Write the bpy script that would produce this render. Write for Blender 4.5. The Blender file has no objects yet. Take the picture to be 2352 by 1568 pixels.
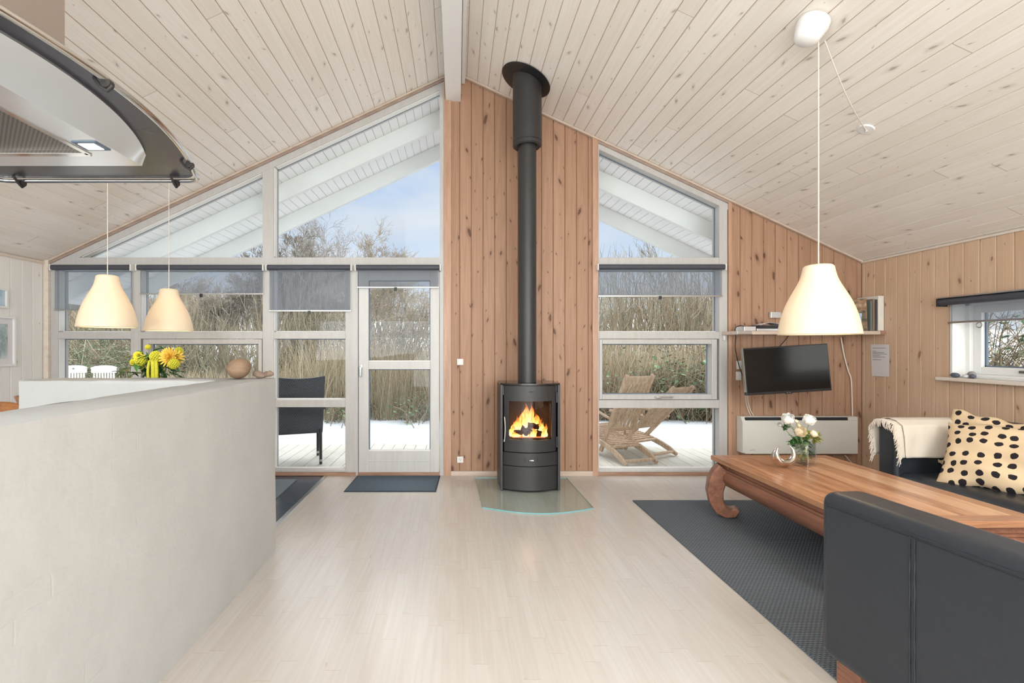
import bpy, bmesh, math, random
from mathutils import Vector, Matrix, noise
PI = math.pi
F, CX, CY, H, D = 1110.0, 1050.0, 795.0, 1.30, 4.87
# ------------------------------------------------------------------ camera, world, light, exposure
scn = bpy.context.scene
cam_d = bpy.data.cameras.new('camera'); cam = bpy.data.objects.new('camera', cam_d)
scn.collection.objects.link(cam); scn.camera = cam
cam.location = (0, 0, H); cam.rotation_euler = (PI/2, 0, 0)
cam_d.sensor_width = 36.0; cam_d.lens = F/2352*36.0
cam_d.shift_x = (1176-CX)/2352; cam_d.shift_y = (CY-784)/2352
cam_d.clip_start = 0.05; cam_d.clip_end = 400

w = bpy.data.worlds.new('sky'); scn.world = w; w.use_nodes = True
nt = w.node_tree; nt.nodes.clear()
def wn(t, **k):
    n = nt.nodes.new(t)
    for a, b in k.items(): setattr(n, a, b)
    return n
tc = wn('ShaderNodeTexCoord'); sx = wn('ShaderNodeSeparateXYZ'); nt.links.new(tc.outputs['Generated'], sx.inputs[0])
ramp = wn('ShaderNodeValToRGB'); nt.links.new(sx.outputs['Z'], ramp.inputs[0])
cr = ramp.color_ramp; cr.elements[0].position = 0.0; cr.elements[0].color = (0.72, 0.80, 0.90, 1)
cr.elements[1].position = 0.55; cr.elements[1].color = (0.28, 0.47, 0.90, 1)
e = cr.elements.new(0.16); e.color = (0.66, 0.78, 0.95, 1)
e = cr.elements.new(0.30); e.color = (0.42, 0.61, 0.95, 1)
cn = wn('ShaderNodeTexNoise'); cn.inputs['Scale'].default_value = 2.2; cn.inputs['Detail'].default_value = 6
mp = wn('ShaderNodeMapping'); mp.inputs['Scale'].default_value = (1, 1, 2.6)
nt.links.new(tc.outputs['Generated'], mp.inputs[0]); nt.links.new(mp.outputs[0], cn.inputs[0])
cr2 = wn('ShaderNodeValToRGB'); nt.links.new(cn.outputs[0], cr2.inputs[0])
cr2.color_ramp.elements[0].position = 0.45; cr2.color_ramp.elements[1].position = 0.66
mx = wn('ShaderNodeMixRGB'); nt.links.new(cr2.outputs[0], mx.inputs[0]); nt.links.new(ramp.outputs[0], mx.inputs[1])
mx.inputs[2].default_value = (0.80, 0.86, 0.93, 1)
vd = wn('ShaderNodeVectorMath', operation='DOT_PRODUCT'); nt.links.new(tc.outputs['Generated'], vd.inputs[0]); vd.inputs[1].default_value = (0.25, -0.70, 0.67)
mr = wn('ShaderNodeMapRange', interpolation_type='SMOOTHSTEP'); nt.links.new(vd.outputs['Value'], mr.inputs[0])
for i_, v_ in ((1, -0.05), (2, 0.9), (3, 0.51), (4, 2.2)): mr.inputs[i_].default_value = v_
bg = wn('ShaderNodeBackground'); mf = wn('ShaderNodeMapRange'); nt.links.new(vd.outputs['Value'], mf.inputs[0])
for i_, v_ in ((1, -0.05), (2, 0.5)): mf.inputs[i_].default_value = v_
m3 = wn('ShaderNodeMixRGB'); nt.links.new(mf.outputs[0], m3.inputs[0]); nt.links.new(mx.outputs[0], m3.inputs[1]); m3.inputs[2].default_value = (0.86, 0.85, 0.83, 1)
nt.links.new(m3.outputs[0], bg.inputs[0]); nt.links.new(mr.outputs[0], bg.inputs[1])
out = wn('ShaderNodeOutputWorld'); nt.links.new(bg.outputs[0], out.inputs[0])

def area_light(name, loc, rot, sx_, sy_, power, color=(1, 1, 1)):
    l = bpy.data.lights.new(name, 'AREA'); l.shape = 'RECTANGLE'; l.size = sx_; l.size_y = sy_
    l.energy = power; l.color = color
    o = bpy.data.objects.new(name, l); scn.collection.objects.link(o); o.location = loc; o.rotation_euler = rot
    return o
# soft hazy winter sun from the garden side
sl = bpy.data.lights.new('sun', 'SUN'); sl.energy = 1.4; sl.angle = math.radians(50); sl.color = (1, .96, .9)
so = bpy.data.objects.new('sun', sl); scn.collection.objects.link(so); so.rotation_euler = (math.radians(-36), math.radians(-20), 0)
# added fill lights behind the camera; no windows are built there
area_light('rear_fill_light', (0.0, -3.3, 1.4), (math.radians(112), 0, 0), 7.6, 2.5, 195, (.88, .95, 1))
area_light('ceiling_fill_right', (2.3, -2.0, 2.9), (0, math.radians(25), 0), 1.8, 2.6, 120, (.88, .95, 1))  # added pair of fill lights under the ceiling; no skylight is built
area_light('ceiling_fill_left', (-2.35, -2.0, 2.87), (0, math.radians(-25), 0), 1.8, 2.6, 120, (.88, .95, 1))
vs = scn.view_settings; scn.display_settings.display_device = 'sRGB'
vs.view_transform = 'Standard'; vs.look = 'None'; vs.exposure = 0.92; vs.gamma = 1.0; vs.use_curve_mapping = False

# ------------------------------------------------------------------ helpers
COL = scn.collection
random.seed(7)
def P(px, py, d): return Vector(((px-CX)/F*d, d, H-(py-CY)/F*d))
def X(px, d=D): return (px-CX)/F*d
def Z(py, d=D): return H-(py-CY)/F*d
AZ = 4.062; SL = 0.464                                   # apex height and roof slope
AX = -0.03
def ceil_z(x): return AZ - SL*abs(x-AX)
def lin(c):
    c = c/255.0
    return c/12.92 if c <= .04045 else ((c+.055)/1.055)**2.4
def rgb(r, g, b): return (lin(r), lin(g), lin(b), 1)

OFF = {}
class MB:
    def __init__(s): s.v = []; s.f = []; s.m = []; s.uv = []; s.hasuv = False
    def add(s, vs, fs, mi=0, uvs=None):
        b = len(s.v); s.v += [tuple(p) for p in vs]
        for i, f in enumerate(fs):
            s.f.append([b+k for k in f]); s.m.append(mi)
            s.uv.append([uvs[k] for k in f] if uvs else None)
        if uvs: s.hasuv = True
    def quad(s, a, b, c, d, mi=0, uv=None): s.add([a, b, c, d], [(0, 1, 2, 3)], mi, uv)
    def box(s, x0, x1, y0, y1, z0, z1, mi=0, M=None):
        vs = [Vector((x, y, z)) for z in (z0, z1) for y in (y0, y1) for x in (x0, x1)]
        if M is not None: vs = [M @ p for p in vs]
        s.add(vs, [(0, 2, 3, 1), (4, 5, 7, 6), (0, 1, 5, 4), (2, 6, 7, 3), (0, 4, 6, 2), (1, 3, 7, 5)], mi)
    def prism(s, poly, fn, a, b, mi=0, me=None):
        """poly 2d points; fn(u,v,t)->xyz; extruded t from a to b"""
        n = len(poly); vs = [fn(u, v, a) for u, v in poly]+[fn(u, v, b) for u, v in poly]
        s.add(vs, [tuple(range(n))[::-1], tuple(range(n, 2*n))], mi)
        s.add(vs, [(i, (i+1) % n, n+(i+1) % n, n+i) for i in range(n)], mi if me is None else me)
    def xz(s, poly, y0, y1, mi=0): s.prism(poly, lambda u, v, t: (u, t, v), y0, y1, mi)
    def xy(s, poly, z0, z1, mi=0, me=None): s.prism(poly, lambda u, v, t: (u, v, t), z0, z1, mi, me)
    def tube(s, pts, r, n=8, mi=0, caps=True, closed=False, flat=None):
        pts = [Vector(p) for p in pts]; k = len(pts)
        rs = r if isinstance(r, (list, tuple)) else [r]*k
        vs = []; up = None
        for i in range(k):
            if closed: t = pts[(i+1) % k]-pts[i-1]
            else: t = pts[min(i+1, k-1)]-pts[max(i-1, 0)]
            if t.length < 1e-9: t = Vector((0, 0, 1))
            t.normalize()
            if up is None:
                up = t.orthogonal().normalized()
                if flat is not None:
                    q = Vector(flat) - t*t.dot(Vector(flat))
                    if q.length > 1e-4: up = q.normalized()
            else:
                up = up - t*up.dot(t)
                up = up.normalized() if up.length > 1e-6 else t.orthogonal().normalized()
            side = t.cross(up)
            for j in range(n):
                a = 2*PI*j/n
                vs.append(pts[i]+(up*math.cos(a)+side*math.sin(a))*rs[i])
        fs = []
        for i in range(k if closed else k-1):
            i2 = (i+1) % k
            for j in range(n):
                fs.append((i*n+j, i*n+(j+1) % n, i2*n+(j+1) % n, i2*n+j))
        if caps and not closed:
            fs.append(tuple(range(n))[::-1]); fs.append(tuple((k-1)*n+j for j in range(n)))
        s.add(vs, fs, mi)
    def lathe(s, prof, c=(0, 0, 0), n=32, mi=0, M=None):
        c = Vector(c); vs = []; k = len(prof)
        for r, z in prof:
            for j in range(n):
                a = 2*PI*j/n; p = Vector((r*math.cos(a), r*math.sin(a), z))
                vs.append((M @ p if M is not None else p)+c)
        fs = [(i*n+j, i*n+(j+1) % n, (i+1)*n+(j+1) % n, (i+1)*n+j) for i in range(k-1) for j in range(n)]
        if prof[0][0] > 1e-6: pass
        s.add(vs, fs, mi)
    def cyl(s, a, b, r, n=24, mi=0, r2=None): s.tube([a, b], [r, r if r2 is None else r2], n, mi)
    def ball(s, c, r, n=12, m=8, mi=0, sc=(1, 1, 1), M=None):
        vs = []; c = Vector(c)
        for i in range(m+1):
            t = PI*i/m
            for j in range(n):
                a = 2*PI*j/n
                p = Vector((r*sc[0]*math.sin(t)*math.cos(a), r*sc[1]*math.sin(t)*math.sin(a), r*sc[2]*math.cos(t)))
                vs.append((M @ p if M is not None else p)+c)
        s.add(vs, [(i*n+j, (i+1)*n+j, (i+1)*n+(j+1) % n, i*n+(j+1) % n) for i in range(m) for j in range(n)], mi)
    def grid(s, fn, nu, nv, mi=0, uvf=None):
        vs = [fn(i/nu, j/nv) for j in range(nv+1) for i in range(nu+1)]
        uvs = [uvf(i/nu, j/nv) for j in range(nv+1) for i in range(nu+1)] if uvf else None
        s.add(vs, [(j*(nu+1)+i, j*(nu+1)+i+1, (j+1)*(nu+1)+i+1, (j+1)*(nu+1)+i) for j in range(nv) for i in range(nu)], mi, uvs)
    def build(s, name, mat, parent=None, smooth=None, bevel=None, seg=2, weld=False, solid=None, sub=0, label=None, loc=None, local=False):
        o0 = OFF.get(parent, Vector((0, 0, 0))) if (parent is not None and not local) else Vector((0, 0, 0))
        if loc is not None: o0 = Vector(loc)
        me = bpy.data.meshes.new(name)
        me.from_pydata([(x-o0.x, y-o0.y, z-o0.z) for x, y, z in s.v], [], s.f)
        for m in (mat if isinstance(mat, (list, tuple)) else [mat]): me.materials.append(m)
        for p, mi in zip(me.polygons, s.m): p.material_index = mi
        if s.hasuv:
            ul = me.uv_layers.new(name='UVMap'); k = 0
            for p, u in zip(me.polygons, s.uv):
                for q in range(p.loop_total): ul.data[p.loop_start+q].uv = u[q] if u else (0, 0)
        bm = bmesh.new(); bm.from_mesh(me)
        if weld: bmesh.ops.remove_doubles(bm, verts=bm.verts, dist=1e-5)
        if not s.hasuv or weld: bmesh.ops.recalc_face_normals(bm, faces=bm.faces)
        bm.to_mesh(me); bm.free()
        if smooth is not None:
            for p in me.polygons: p.use_smooth = True
            me.set_sharp_from_angle(angle=math.radians(smooth))
        o = bpy.data.objects.new(name, me); COL.objects.link(o)
        if parent is not None: o.parent = parent; OFF[o] = OFF.get(parent, Vector((0, 0, 0)))
        elif loc is not None: o.location = loc; OFF[o] = Vector(loc)
        if solid: md = o.modifiers.new('s', 'SOLIDIFY'); md.thickness = solid; md.offset = 0
        if bevel:
            md = o.modifiers.new('b', 'BEVEL'); md.width = bevel; md.segments = seg; md.limit_method = 'ANGLE'; md.angle_limit = math.radians(35)
            md.harden_normals = smooth is not None
        if sub: md = o.modifiers.new('u', 'SUBSURF'); md.levels = sub; md.render_levels = sub
        if label: o['label'] = label
        return o
def tag(o, label, cat, group=None, kind=None):
    o['label'] = label; o['category'] = cat
    if group: o['group'] = group
    if kind: o['kind'] = kind
    return o
def struct(o, label, cat='structure'):
    o['label'] = label; o['category'] = cat; o['kind'] = 'structure'; return o
def thing(name, label, cat, loc=(0, 0, 0), rotz=0, group=None, kind=None):
    o = bpy.data.objects.new(name, None); COL.objects.link(o); o.empty_display_size = .1
    o.location = loc; o.rotation_euler = (0, 0, rotz); OFF[o] = Vector(loc)
    return tag(o, label, cat, group, kind)
def dup(root, loc, rotz=None, label=None):
    r = root.copy(); COL.objects.link(r); r.location = loc
    if rotz is not None: r.rotation_euler = (0, 0, rotz)
    if label: r['label'] = label
    for ch in list(root.children):
        c = ch.copy(); COL.objects.link(c); c.parent = r
        for g in list(ch.children):
            q = g.copy(); COL.objects.link(q); q.parent = c
    return r

# ------------------------------------------------------------------ materials
class NB:
    def __init__(s, name):
        s.m = bpy.data.materials.new(name); s.m.use_nodes = True; s.t = s.m.node_tree; s.t.nodes.clear()
        s.out = s.t.nodes.new('ShaderNodeOutputMaterial')
    def n(s, t, **k):
        x = s.t.nodes.new(t)
        for a, b in k.items():
            if a.startswith('i_'): x.inputs[int(a[2:])].default_value = b
            else: setattr(x, a, b)
        return x
    def l(s, a, b): s.t.links.new(a, b)
    def math(s, op, a, b=None, c=None, clamp=False):
        x = s.n('ShaderNodeMath', operation=op); x.use_clamp = clamp
        for i, v in enumerate((a, b, c)):
            if v is None: continue
            if isinstance(v, (int, float)): x.inputs[i].default_value = v
            else: s.l(v, x.inputs[i])
        return x.outputs[0]
    def mix(s, f, a, b, blend='MIX'):
        x = s.n('ShaderNodeMixRGB', blend_type=blend)
        for i, v in enumerate((f, a, b)):
            if isinstance(v, (int, float, tuple)): x.inputs[i].default_value = v
            else: s.l(v, x.inputs[i])
        return x.outputs[0]
    def noise(s, vec, scale, detail=3, rough=.5):
        x = s.n('ShaderNodeTexNoise'); x.inputs['Scale'].default_value = scale; x.inputs['Detail'].default_value = detail
        x.inputs['Roughness'].default_value = rough
        if vec is not None: s.l(vec, x.inputs['Vector'])
        return x.outputs[0]
    def ramp(s, f, stops):
        x = s.n('ShaderNodeValToRGB'); s.l(f, x.inputs[0]); c = x.color_ramp
        while len(c.elements) < len(stops): c.elements.new(.5)
        for el, (p, col) in zip(c.elements, stops):
            el.position = p; el.color = col if isinstance(col, tuple) else (col, col, col, 1)
        return x.outputs[0]
    def bsdf(s, col, rough=.5, metal=0, bump=None, bstr=.2, bdist=.002, spec=.5, **kw):
        b = s.n('ShaderNodeBsdfPrincipled')
        for k, v in (('Base Color', col), ('Roughness', rough), ('Metallic', metal)):
            if isinstance(v, (int, float, tuple)): b.inputs[k].default_value = v
            else: s.l(v, b.inputs[k])
        b.inputs['Specular IOR Level'].default_value = spec
        for k, v in kw.items(): b.inputs[k.replace('_', ' ')].default_value = v
        if bump is not None:
            bp = s.n('ShaderNodeBump'); bp.inputs['Strength'].default_value = bstr; bp.inputs['Distance'].default_value = bdist
            s.l(bump, bp.inputs['Height']); s.l(bp.outputs[0], b.inputs['Normal'])
        s.l(b.outputs[0], s.out.inputs[0]); return s.m
    def comb(s, x, y, z=0):
        c = s.n('ShaderNodeCombineXYZ')
        for i, v in enumerate((x, y, z)):
            if isinstance(v, (int, float)): c.inputs[i].default_value = v
            else: s.l(v, c.inputs[i])
        return c.outputs[0]
def simple(name, col, rough=.5, metal=0, var=.06, nscale=30, bstr=.15, bdist=.001, spec=.5, **kw):
    b = NB(name); tc = b.n('ShaderNodeTexCoord'); nz = b.noise(tc.outputs['Object'], nscale, 3)
    d = tuple(max(0, c*(1-var)) for c in col[:3])+(1,); l_ = tuple(min(1, c*(1+var)) for c in col[:3])+(1,)
    c = b.mix(nz, d, l_)
    return b.bsdf(c, rough, metal, nz, bstr, bdist, spec, **kw)

def pine(name, base, wash, knot, pitch=.118, knotd=.5, rough=.55, joints=0, grain=.35, tonev=.12, ksz=.13, kst=.75):
    """base colour, second tone, knot colour; needs UV in metres (u across boards, v along)"""
    b = NB(name); uv = b.n('ShaderNodeUVMap').outputs[0]
    s_ = b.n('ShaderNodeSeparateXYZ'); b.l(uv, s_.inputs[0]); u, v = s_.outputs[0], s_.outputs[1]
    q = b.math('DIVIDE', u, pitch); bi = b.math('FLOOR', q)
    wn1 = b.n('ShaderNodeTexWhiteNoise', noise_dimensions='1D'); b.l(bi, wn1.inputs['W']); r1 = wn1.outputs['Value']
    vv = b.math('ADD', v, b.math('MULTIPLY', r1, 37.0))
    seg = None; jl = None
    rs = r1
    if joints:
        sg = b.math('DIVIDE', vv, joints); seg = b.math('FLOOR', sg); fr = b.math('FRACT', sg)
        jl = b.math('LESS_THAN', fr, .0016/1.0*3.0/joints)
        w2 = b.n('ShaderNodeTexWhiteNoise', noise_dimensions='2D'); b.l(b.comb(bi, seg), w2.inputs['Vector']); rs = w2.outputs['Value']
        vv = b.math('ADD', vv, b.math('MULTIPLY', rs, 11.0))
    # knots
    shr = b.math('MULTIPLY', b.math('MULTIPLY', b.math('SUBTRACT', r1, .5), 9.0), vv)
    vec = b.comb(b.math('ADD', b.math('ADD', b.math('MULTIPLY', u, 12.0), shr), b.math('MULTIPLY', bi, 5.3)), b.math('MULTIPLY', vv, 4.6), 0)
    nzv = b.n('ShaderNodeTexNoise'); nzv.inputs['Scale'].default_value = 4.0; b.l(vec, nzv.inputs['Vector'])
    vec2 = b.mix(.22, vec, nzv.outputs['Color'], 'ADD')
    vo = b.n('ShaderNodeTexVoronoi', voronoi_dimensions='2D'); vo.inputs['Scale'].default_value = 1.0; b.l(vec2, vo.inputs['Vector'])
    ds = vo.outputs['Distance']; sc = b.n('ShaderNodeSeparateXYZ'); b.l(vo.outputs['Color'], sc.inputs[0])
    size = b.math('MULTIPLY', b.math('POWER', sc.outputs[1], 4.0), ksz)
    size = b.math('ADD', size, ksz*.22)
    gate = b.math('LESS_THAN', sc.outputs[0], knotd)
    kn = b.math('MULTIPLY', b.math('SUBTRACT', 1.0, b.math('SMOOTHSTEP', ds, 0, 1)) if False else b.math('LESS_THAN', ds, size), gate)
    soft = b.n('ShaderNodeMapRange', interpolation_type='SMOOTHSTEP'); b.l(b.math('DIVIDE', ds, size), soft.inputs[0])
    soft.inputs[1].default_value = .55; soft.inputs[2].default_value = 1.15; soft.inputs[3].default_value = 1; soft.inputs[4].default_value = 0
    kn = b.math('MULTIPLY', soft.outputs[0], gate)
    halo = b.n('ShaderNodeMapRange', interpolation_type='SMOOTHSTEP'); b.l(b.math('DIVIDE', ds, size), halo.inputs[0])
    halo.inputs[1].default_value = .8; halo.inputs[2].default_value = 3.0; halo.inputs[3].default_value = 1; halo.inputs[4].default_value = 0
    hl = b.math('MULTIPLY', halo.outputs[0], gate)
    # grain: cathedral rings
    gu = b.math('ADD', b.math('MULTIPLY', u, 55.0), b.math('MULTIPLY', hl, 1.6))
    gvec = b.comb(b.math('ADD', gu, b.math('MULTIPLY', rs, 91.0)), b.math('MULTIPLY', vv, 1.3), 0)
    g1 = b.noise(gvec, 1.0, 3, .55)
    gvec2 = b.comb(b.math('ADD', b.math('MULTIPLY', u, 14.0), b.math('MULTIPLY', bi, 7.7)), b.math('MULTIPLY', vv, .55), 0)
    g2 = b.noise(gvec2, 1.0, 2)
    ring = b.math('SINE', b.math('MULTIPLY', g2, 42.0))
    ring = b.math('MULTIPLY_ADD', ring, .5, .5)
    gr = b.math('ADD', b.math('MULTIPLY', g1, .65), b.math('MULTIPLY', ring, .35))
    gr = b.math('SUBTRACT', gr, .3, clamp=True)
    col = b.mix(b.math('MULTIPLY', gr, grain*2.2, clamp=True), wash, base)
    dk = b.math('MULTIPLY_ADD', rs, tonev*2, 1.0-tonev)
    sc3 = b.n('ShaderNodeCombineXYZ')
    b.l(dk, sc3.inputs[0]); b.l(b.math('POWER', dk, 1.25), sc3.inputs[1]); b.l(b.math('POWER', dk, 1.6), sc3.inputs[2])
    col = b.mix(1.0, col, sc3.outputs[0], 'MULTIPLY')
    col = b.mix(b.math('MULTIPLY', hl, .22), col, knot)
    col = b.mix(b.math('MULTIPLY', kn, kst), col, knot)
    if joints: col = b.mix(b.math('MULTIPLY', jl, .6), col, knot)
    return b.bsdf(col, rough, 0, gr, .25, .0012, .4)

M = {}
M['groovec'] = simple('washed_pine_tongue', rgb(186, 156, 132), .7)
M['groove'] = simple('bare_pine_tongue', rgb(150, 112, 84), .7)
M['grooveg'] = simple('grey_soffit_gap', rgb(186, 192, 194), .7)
M['ceil'] = pine('whitewashed_ceiling_pine', rgb(224, 208, 190), rgb(245, 238, 229), rgb(160, 142, 126), knotd=.5, joints=3.4, grain=.2, tonev=.03, ksz=.10, kst=.65)
M['pine_mid'] = pine('knotty_pine_centre', rgb(140, 101, 76), rgb(175, 138, 112), rgb(92, 62, 46), knotd=.5, grain=.34, tonev=.05, ksz=.20, kst=.9)
M['pine_right'] = pine('knotty_pine_side', rgb(184, 143, 108), rgb(210, 180, 152), rgb(126, 90, 66), knotd=.45, grain=.28, tonev=.05, ksz=.13)
M['pine_left'] = pine('whitewashed_wall_pine', rgb(226, 216, 204), rgb(240, 236, 230), rgb(190, 170, 150), knotd=.22, grain=.18, tonev=.02, ksz=.08)
M['floor'] = pine('pale_washed_parquet', rgb(184, 172, 160), rgb(198, 191, 183), rgb(184, 170, 156), pitch=.066, knotd=.02, joints=.62, rough=.22, grain=.35, tonev=.022)

def gwood(name, c1, c2, axis='Y', scale=1.0, rough=.4, ringc=None, bstr=.15, spec=.5):
    b = NB(name); tc = b.n('ShaderNodeTexCoord'); mp = b.n('ShaderNodeMapping')
    sc = {'X': (1.2, 14, 14), 'Y': (14, 1.2, 14), 'Z': (14, 14, 1.2)}[axis]
    mp.inputs['Scale'].default_value = tuple(q*scale for q in sc)
    b.l(tc.outputs['Object'], mp.inputs[0])
    g = b.noise(mp.outputs[0], 1.6, 4, .6); g2 = b.noise(mp.outputs[0], 7, 2, .5)
    gg = b.math('ADD', b.math('MULTIPLY', g, .7), b.math('MULTIPLY', g2, .3))
    col = b.ramp(gg, [(.3, c1), (.68, c2)])
    return b.bsdf(col, rough, 0, gg, bstr, .001, spec)
M['trim'] = gwood('pine_trim', rgb(170, 130, 104), rgb(200, 162, 136), 'Z')
M['trimx'] = gwood('pine_trim_long', rgb(190, 168, 150), rgb(214, 196, 180), 'X')
M['trimw'] = gwood('washed_trim', rgb(214, 196, 178), rgb(232, 222, 210), 'Y')
M['sill2'] = gwood('brown_cover_strip', rgb(146, 126, 114), rgb(176, 154, 140), 'X')
M['sill'] = gwood('brown_sill', rgb(140, 100, 78), rgb(182, 146, 122), 'X')
M['frame'] = gwood('painted_window_frame', rgb(186, 182, 177), rgb(198, 195, 191), 'Z', 1, .42, bstr=.05)
M['doorw'] = gwood('painted_door', rgb(200, 197, 193), rgb(210, 208, 204), 'Z', 1, .4, bstr=.04)
M['white'] = simple('white_paint', rgb(236, 234, 230), .45, var=.02)
M['beam'] = simple('white_beam_paint', rgb(242, 241, 238), .5, var=.02, nscale=6)
M['soffit'] = simple('white_soffit_paint', rgb(250, 251, 252), .6, var=.02)
M['rafter'] = simple('white_rafter_paint', rgb(238, 241, 240), .6, var=.03, nscale=8)
M['gasket'] = simple('glazing_gasket', rgb(92, 108, 124), .5)
M['roller'] = simple('dark_blind_tube', rgb(70, 72, 80), .5)
M['metal'] = simple('brushed_metal', rgb(190, 190, 188), .28, 1.0, var=.04)
M['chrome'] = simple('chrome', rgb(214, 210, 204), .12, 1.0, var=.02)
M['black'] = simple('black_stove_paint', rgb(50, 48, 48), .42, 0, var=.08, nscale=120, bstr=.06)
M['blackp'] = simple('black_plastic', rgb(30, 30, 32), .35)
M['stovetop'] = simple('polished_black_top', rgb(40, 36, 34), .16)
M['darkgl'] = simple('dark_canopy_glass', rgb(66, 64, 70), .25, 0, var=.03, spec=.4)
M['steel'] = simple('hood_steel', rgb(226, 226, 226), .2, .65, var=.04, nscale=5)
M['duct'] = simple('duct_steel', rgb(186, 174, 164), .3, .9, var=.03, nscale=3)
M['mat'] = simple('door_mat_pile', rgb(78, 92, 104), .95, var=.25, nscale=60, bstr=.8, bdist=.004)
M['matedge'] = simple('door_mat_edge', rgb(54, 60, 68), .8)
M['graymat'] = simple('woven_dining_rug', rgb(120, 130, 136), .95, var=.15, nscale=160, bstr=.6, bdist=.003)
M['tile'] = simple('dark_floor_vinyl', rgb(72, 80, 92), .22, var=.06, nscale=3)
M['cord'] = simple('white_cord', rgb(226, 218, 206), .6)
M['cordb'] = simple('black_cord', rgb(44, 38, 36), .6)
M['snow'] = simple('snow', (.68, .74, .82, 1), .7, var=.02, nscale=4, bstr=.5, bdist=.02)
M['rattan'] = None
M['paper'] = simple('paper', rgb(222, 218, 218), .8, var=.01)
M['ink'] = simple('ink', rgb(110, 106, 110), .8)
M['enamel'] = simple('radiator_enamel', rgb(222, 218, 208), .35, var=.01)
M['plate'] = simple('switch_plastic', rgb(232, 228, 222), .35, var=.01)
M['dark'] = simple('dark_slot', rgb(38, 38, 40), .7)
M['orangewood'] = gwood('oiled_chair_wood', rgb(150, 92, 50), rgb(196, 134, 86), 'X', 1, .3)
M['screen'] = simple('tv_screen', rgb(16, 14, 14), .14, var=.02, spec=.35)
M['stonew'] = gwood('turned_wood_ball', rgb(124, 98, 76), rgb(160, 132, 106), 'X', .7, .6)
M['driftwood'] = gwood('driftwood', rgb(104, 84, 68), rgb(160, 140, 122), 'X', 2, .8)
M['pebd'] = simple('dark_pebble', rgb(88, 92, 104), .5, var=.2, nscale=20)
M['pebl'] = simple('pale_pebble', rgb(214, 214, 214), .5, var=.1, nscale=20)
M['pebw'] = simple('grey_pebble', rgb(150, 146, 142), .5, var=.2, nscale=20)

def mkbrick():
    b = NB('painted_brick'); tc = b.n('ShaderNodeTexCoord'); s_ = b.n('ShaderNodeSeparateXYZ'); b.l(tc.outputs['Object'], s_.inputs[0])
    v = b.comb(b.math('ADD', s_.outputs[0], s_.outputs[1]), s_.outputs[2])
    nz = b.n('ShaderNodeTexNoise'); nz.inputs['Scale'].default_value = 6; b.l(tc.outputs['Object'], nz.inputs['Vector'])
    v2 = b.mix(.035, v, nz.outputs['Color'], 'ADD')
    br = b.n('ShaderNodeTexBrick'); b.l(v2, br.inputs['Vector']); br.inputs['Scale'].default_value = 1
    br.inputs['Brick Width'].default_value = .24; br.inputs['Row Height'].default_value = .067; br.inputs['Mortar Size'].default_value = .006
    br.inputs['Mortar Smooth'].default_value = 1.0
    n1 = b.noise(tc.outputs['Object'], 4, 4, .6); n2 = b.noise(tc.outputs['Object'], 45, 3, .6)
    gate = b.math('GREATER_THAN', b.noise(tc.outputs['Object'], 3.3, 1), .52)
    h = b.math('SUBTRACT', b.math('ADD', b.math('MULTIPLY', n1, 1.2), b.math('MULTIPLY', n2, .12)), b.math('MULTIPLY', b.math('MULTIPLY', br.outputs['Fac'], gate), .08))
    col = b.mix(n1, rgb(174, 172, 168), rgb(188, 186, 182))
    return b.bsdf(col, .75, 0, h, .5, .012, .3)
M['brick'] = mkbrick()

def mkglass(name, tint=(1, 1, 1, 1), ior=1.45, gloss=1.0, mul=1.0):
    b = NB(name); fr = b.n('ShaderNodeFresnel'); fr.inputs[0].default_value = ior
    tr = b.n('ShaderNodeBsdfTransparent'); tr.inputs[0].default_value = tint
    gl = b.n('ShaderNodeBsdfGlossy'); gl.inputs['Roughness'].default_value = 0.0; gl.inputs[0].default_value = (gloss, gloss, gloss, 1)
    ge = b.n('ShaderNodeNewGeometry'); fb = b.math('MULTIPLY', b.math('MULTIPLY', fr.outputs[0], mul), b.math('SUBTRACT', 1.0, ge.outputs['Backfacing']))
    mx = b.n('ShaderNodeMixShader'); b.l(fb, mx.inputs[0]); b.l(tr.outputs[0], mx.inputs[1]); b.l(gl.outputs[0], mx.inputs[2])
    b.l(mx.outputs[0], b.out.inputs[0]); return b.m
M['glass'] = mkglass('window_glass', (.985, .993, .99, 1), 1.5, 1.0, .45)
M['vglass'] = mkglass('vase_glass', (.97, .985, .98, 1), 1.9, 1.0, 2.2)
M['sglass'] = mkglass('stove_glass', (.80, .74, .70, 1), 1.5)
M['hearth'] = mkglass('hearth_glass', (.93, .965, .955, 1), 1.5)
M['hedge'] = simple('hearth_glass_edge', rgb(120, 176, 178), .15)
def mkfabric(name, col, alpha):
    b = NB(name); tr = b.n('ShaderNodeBsdfTransparent'); df = b.n('ShaderNodeBsdfDiffuse'); df.inputs[0].default_value = col
    tl = b.n('ShaderNodeBsdfTranslucent'); tl.inputs[0].default_value = col
    m1 = b.n('ShaderNodeMixShader'); m1.inputs[0].default_value = .5; b.l(df.outputs[0], m1.inputs[1]); b.l(tl.outputs[0], m1.inputs[2])
    tc = b.n('ShaderNodeTexCoord'); nz = b.noise(tc.outputs['Object'], 7, 2)
    mx = b.n('ShaderNodeMixShader'); mx.inputs[0].default_value = alpha; b.l(tr.outputs[0], mx.inputs[1]); b.l(m1.outputs[0], mx.inputs[2])
    b.l(mx.outputs[0], b.out.inputs[0]); return b.m
M['blind'] = mkfabric('screen_blind_fabric', rgb(150, 158, 170), .38)

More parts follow.
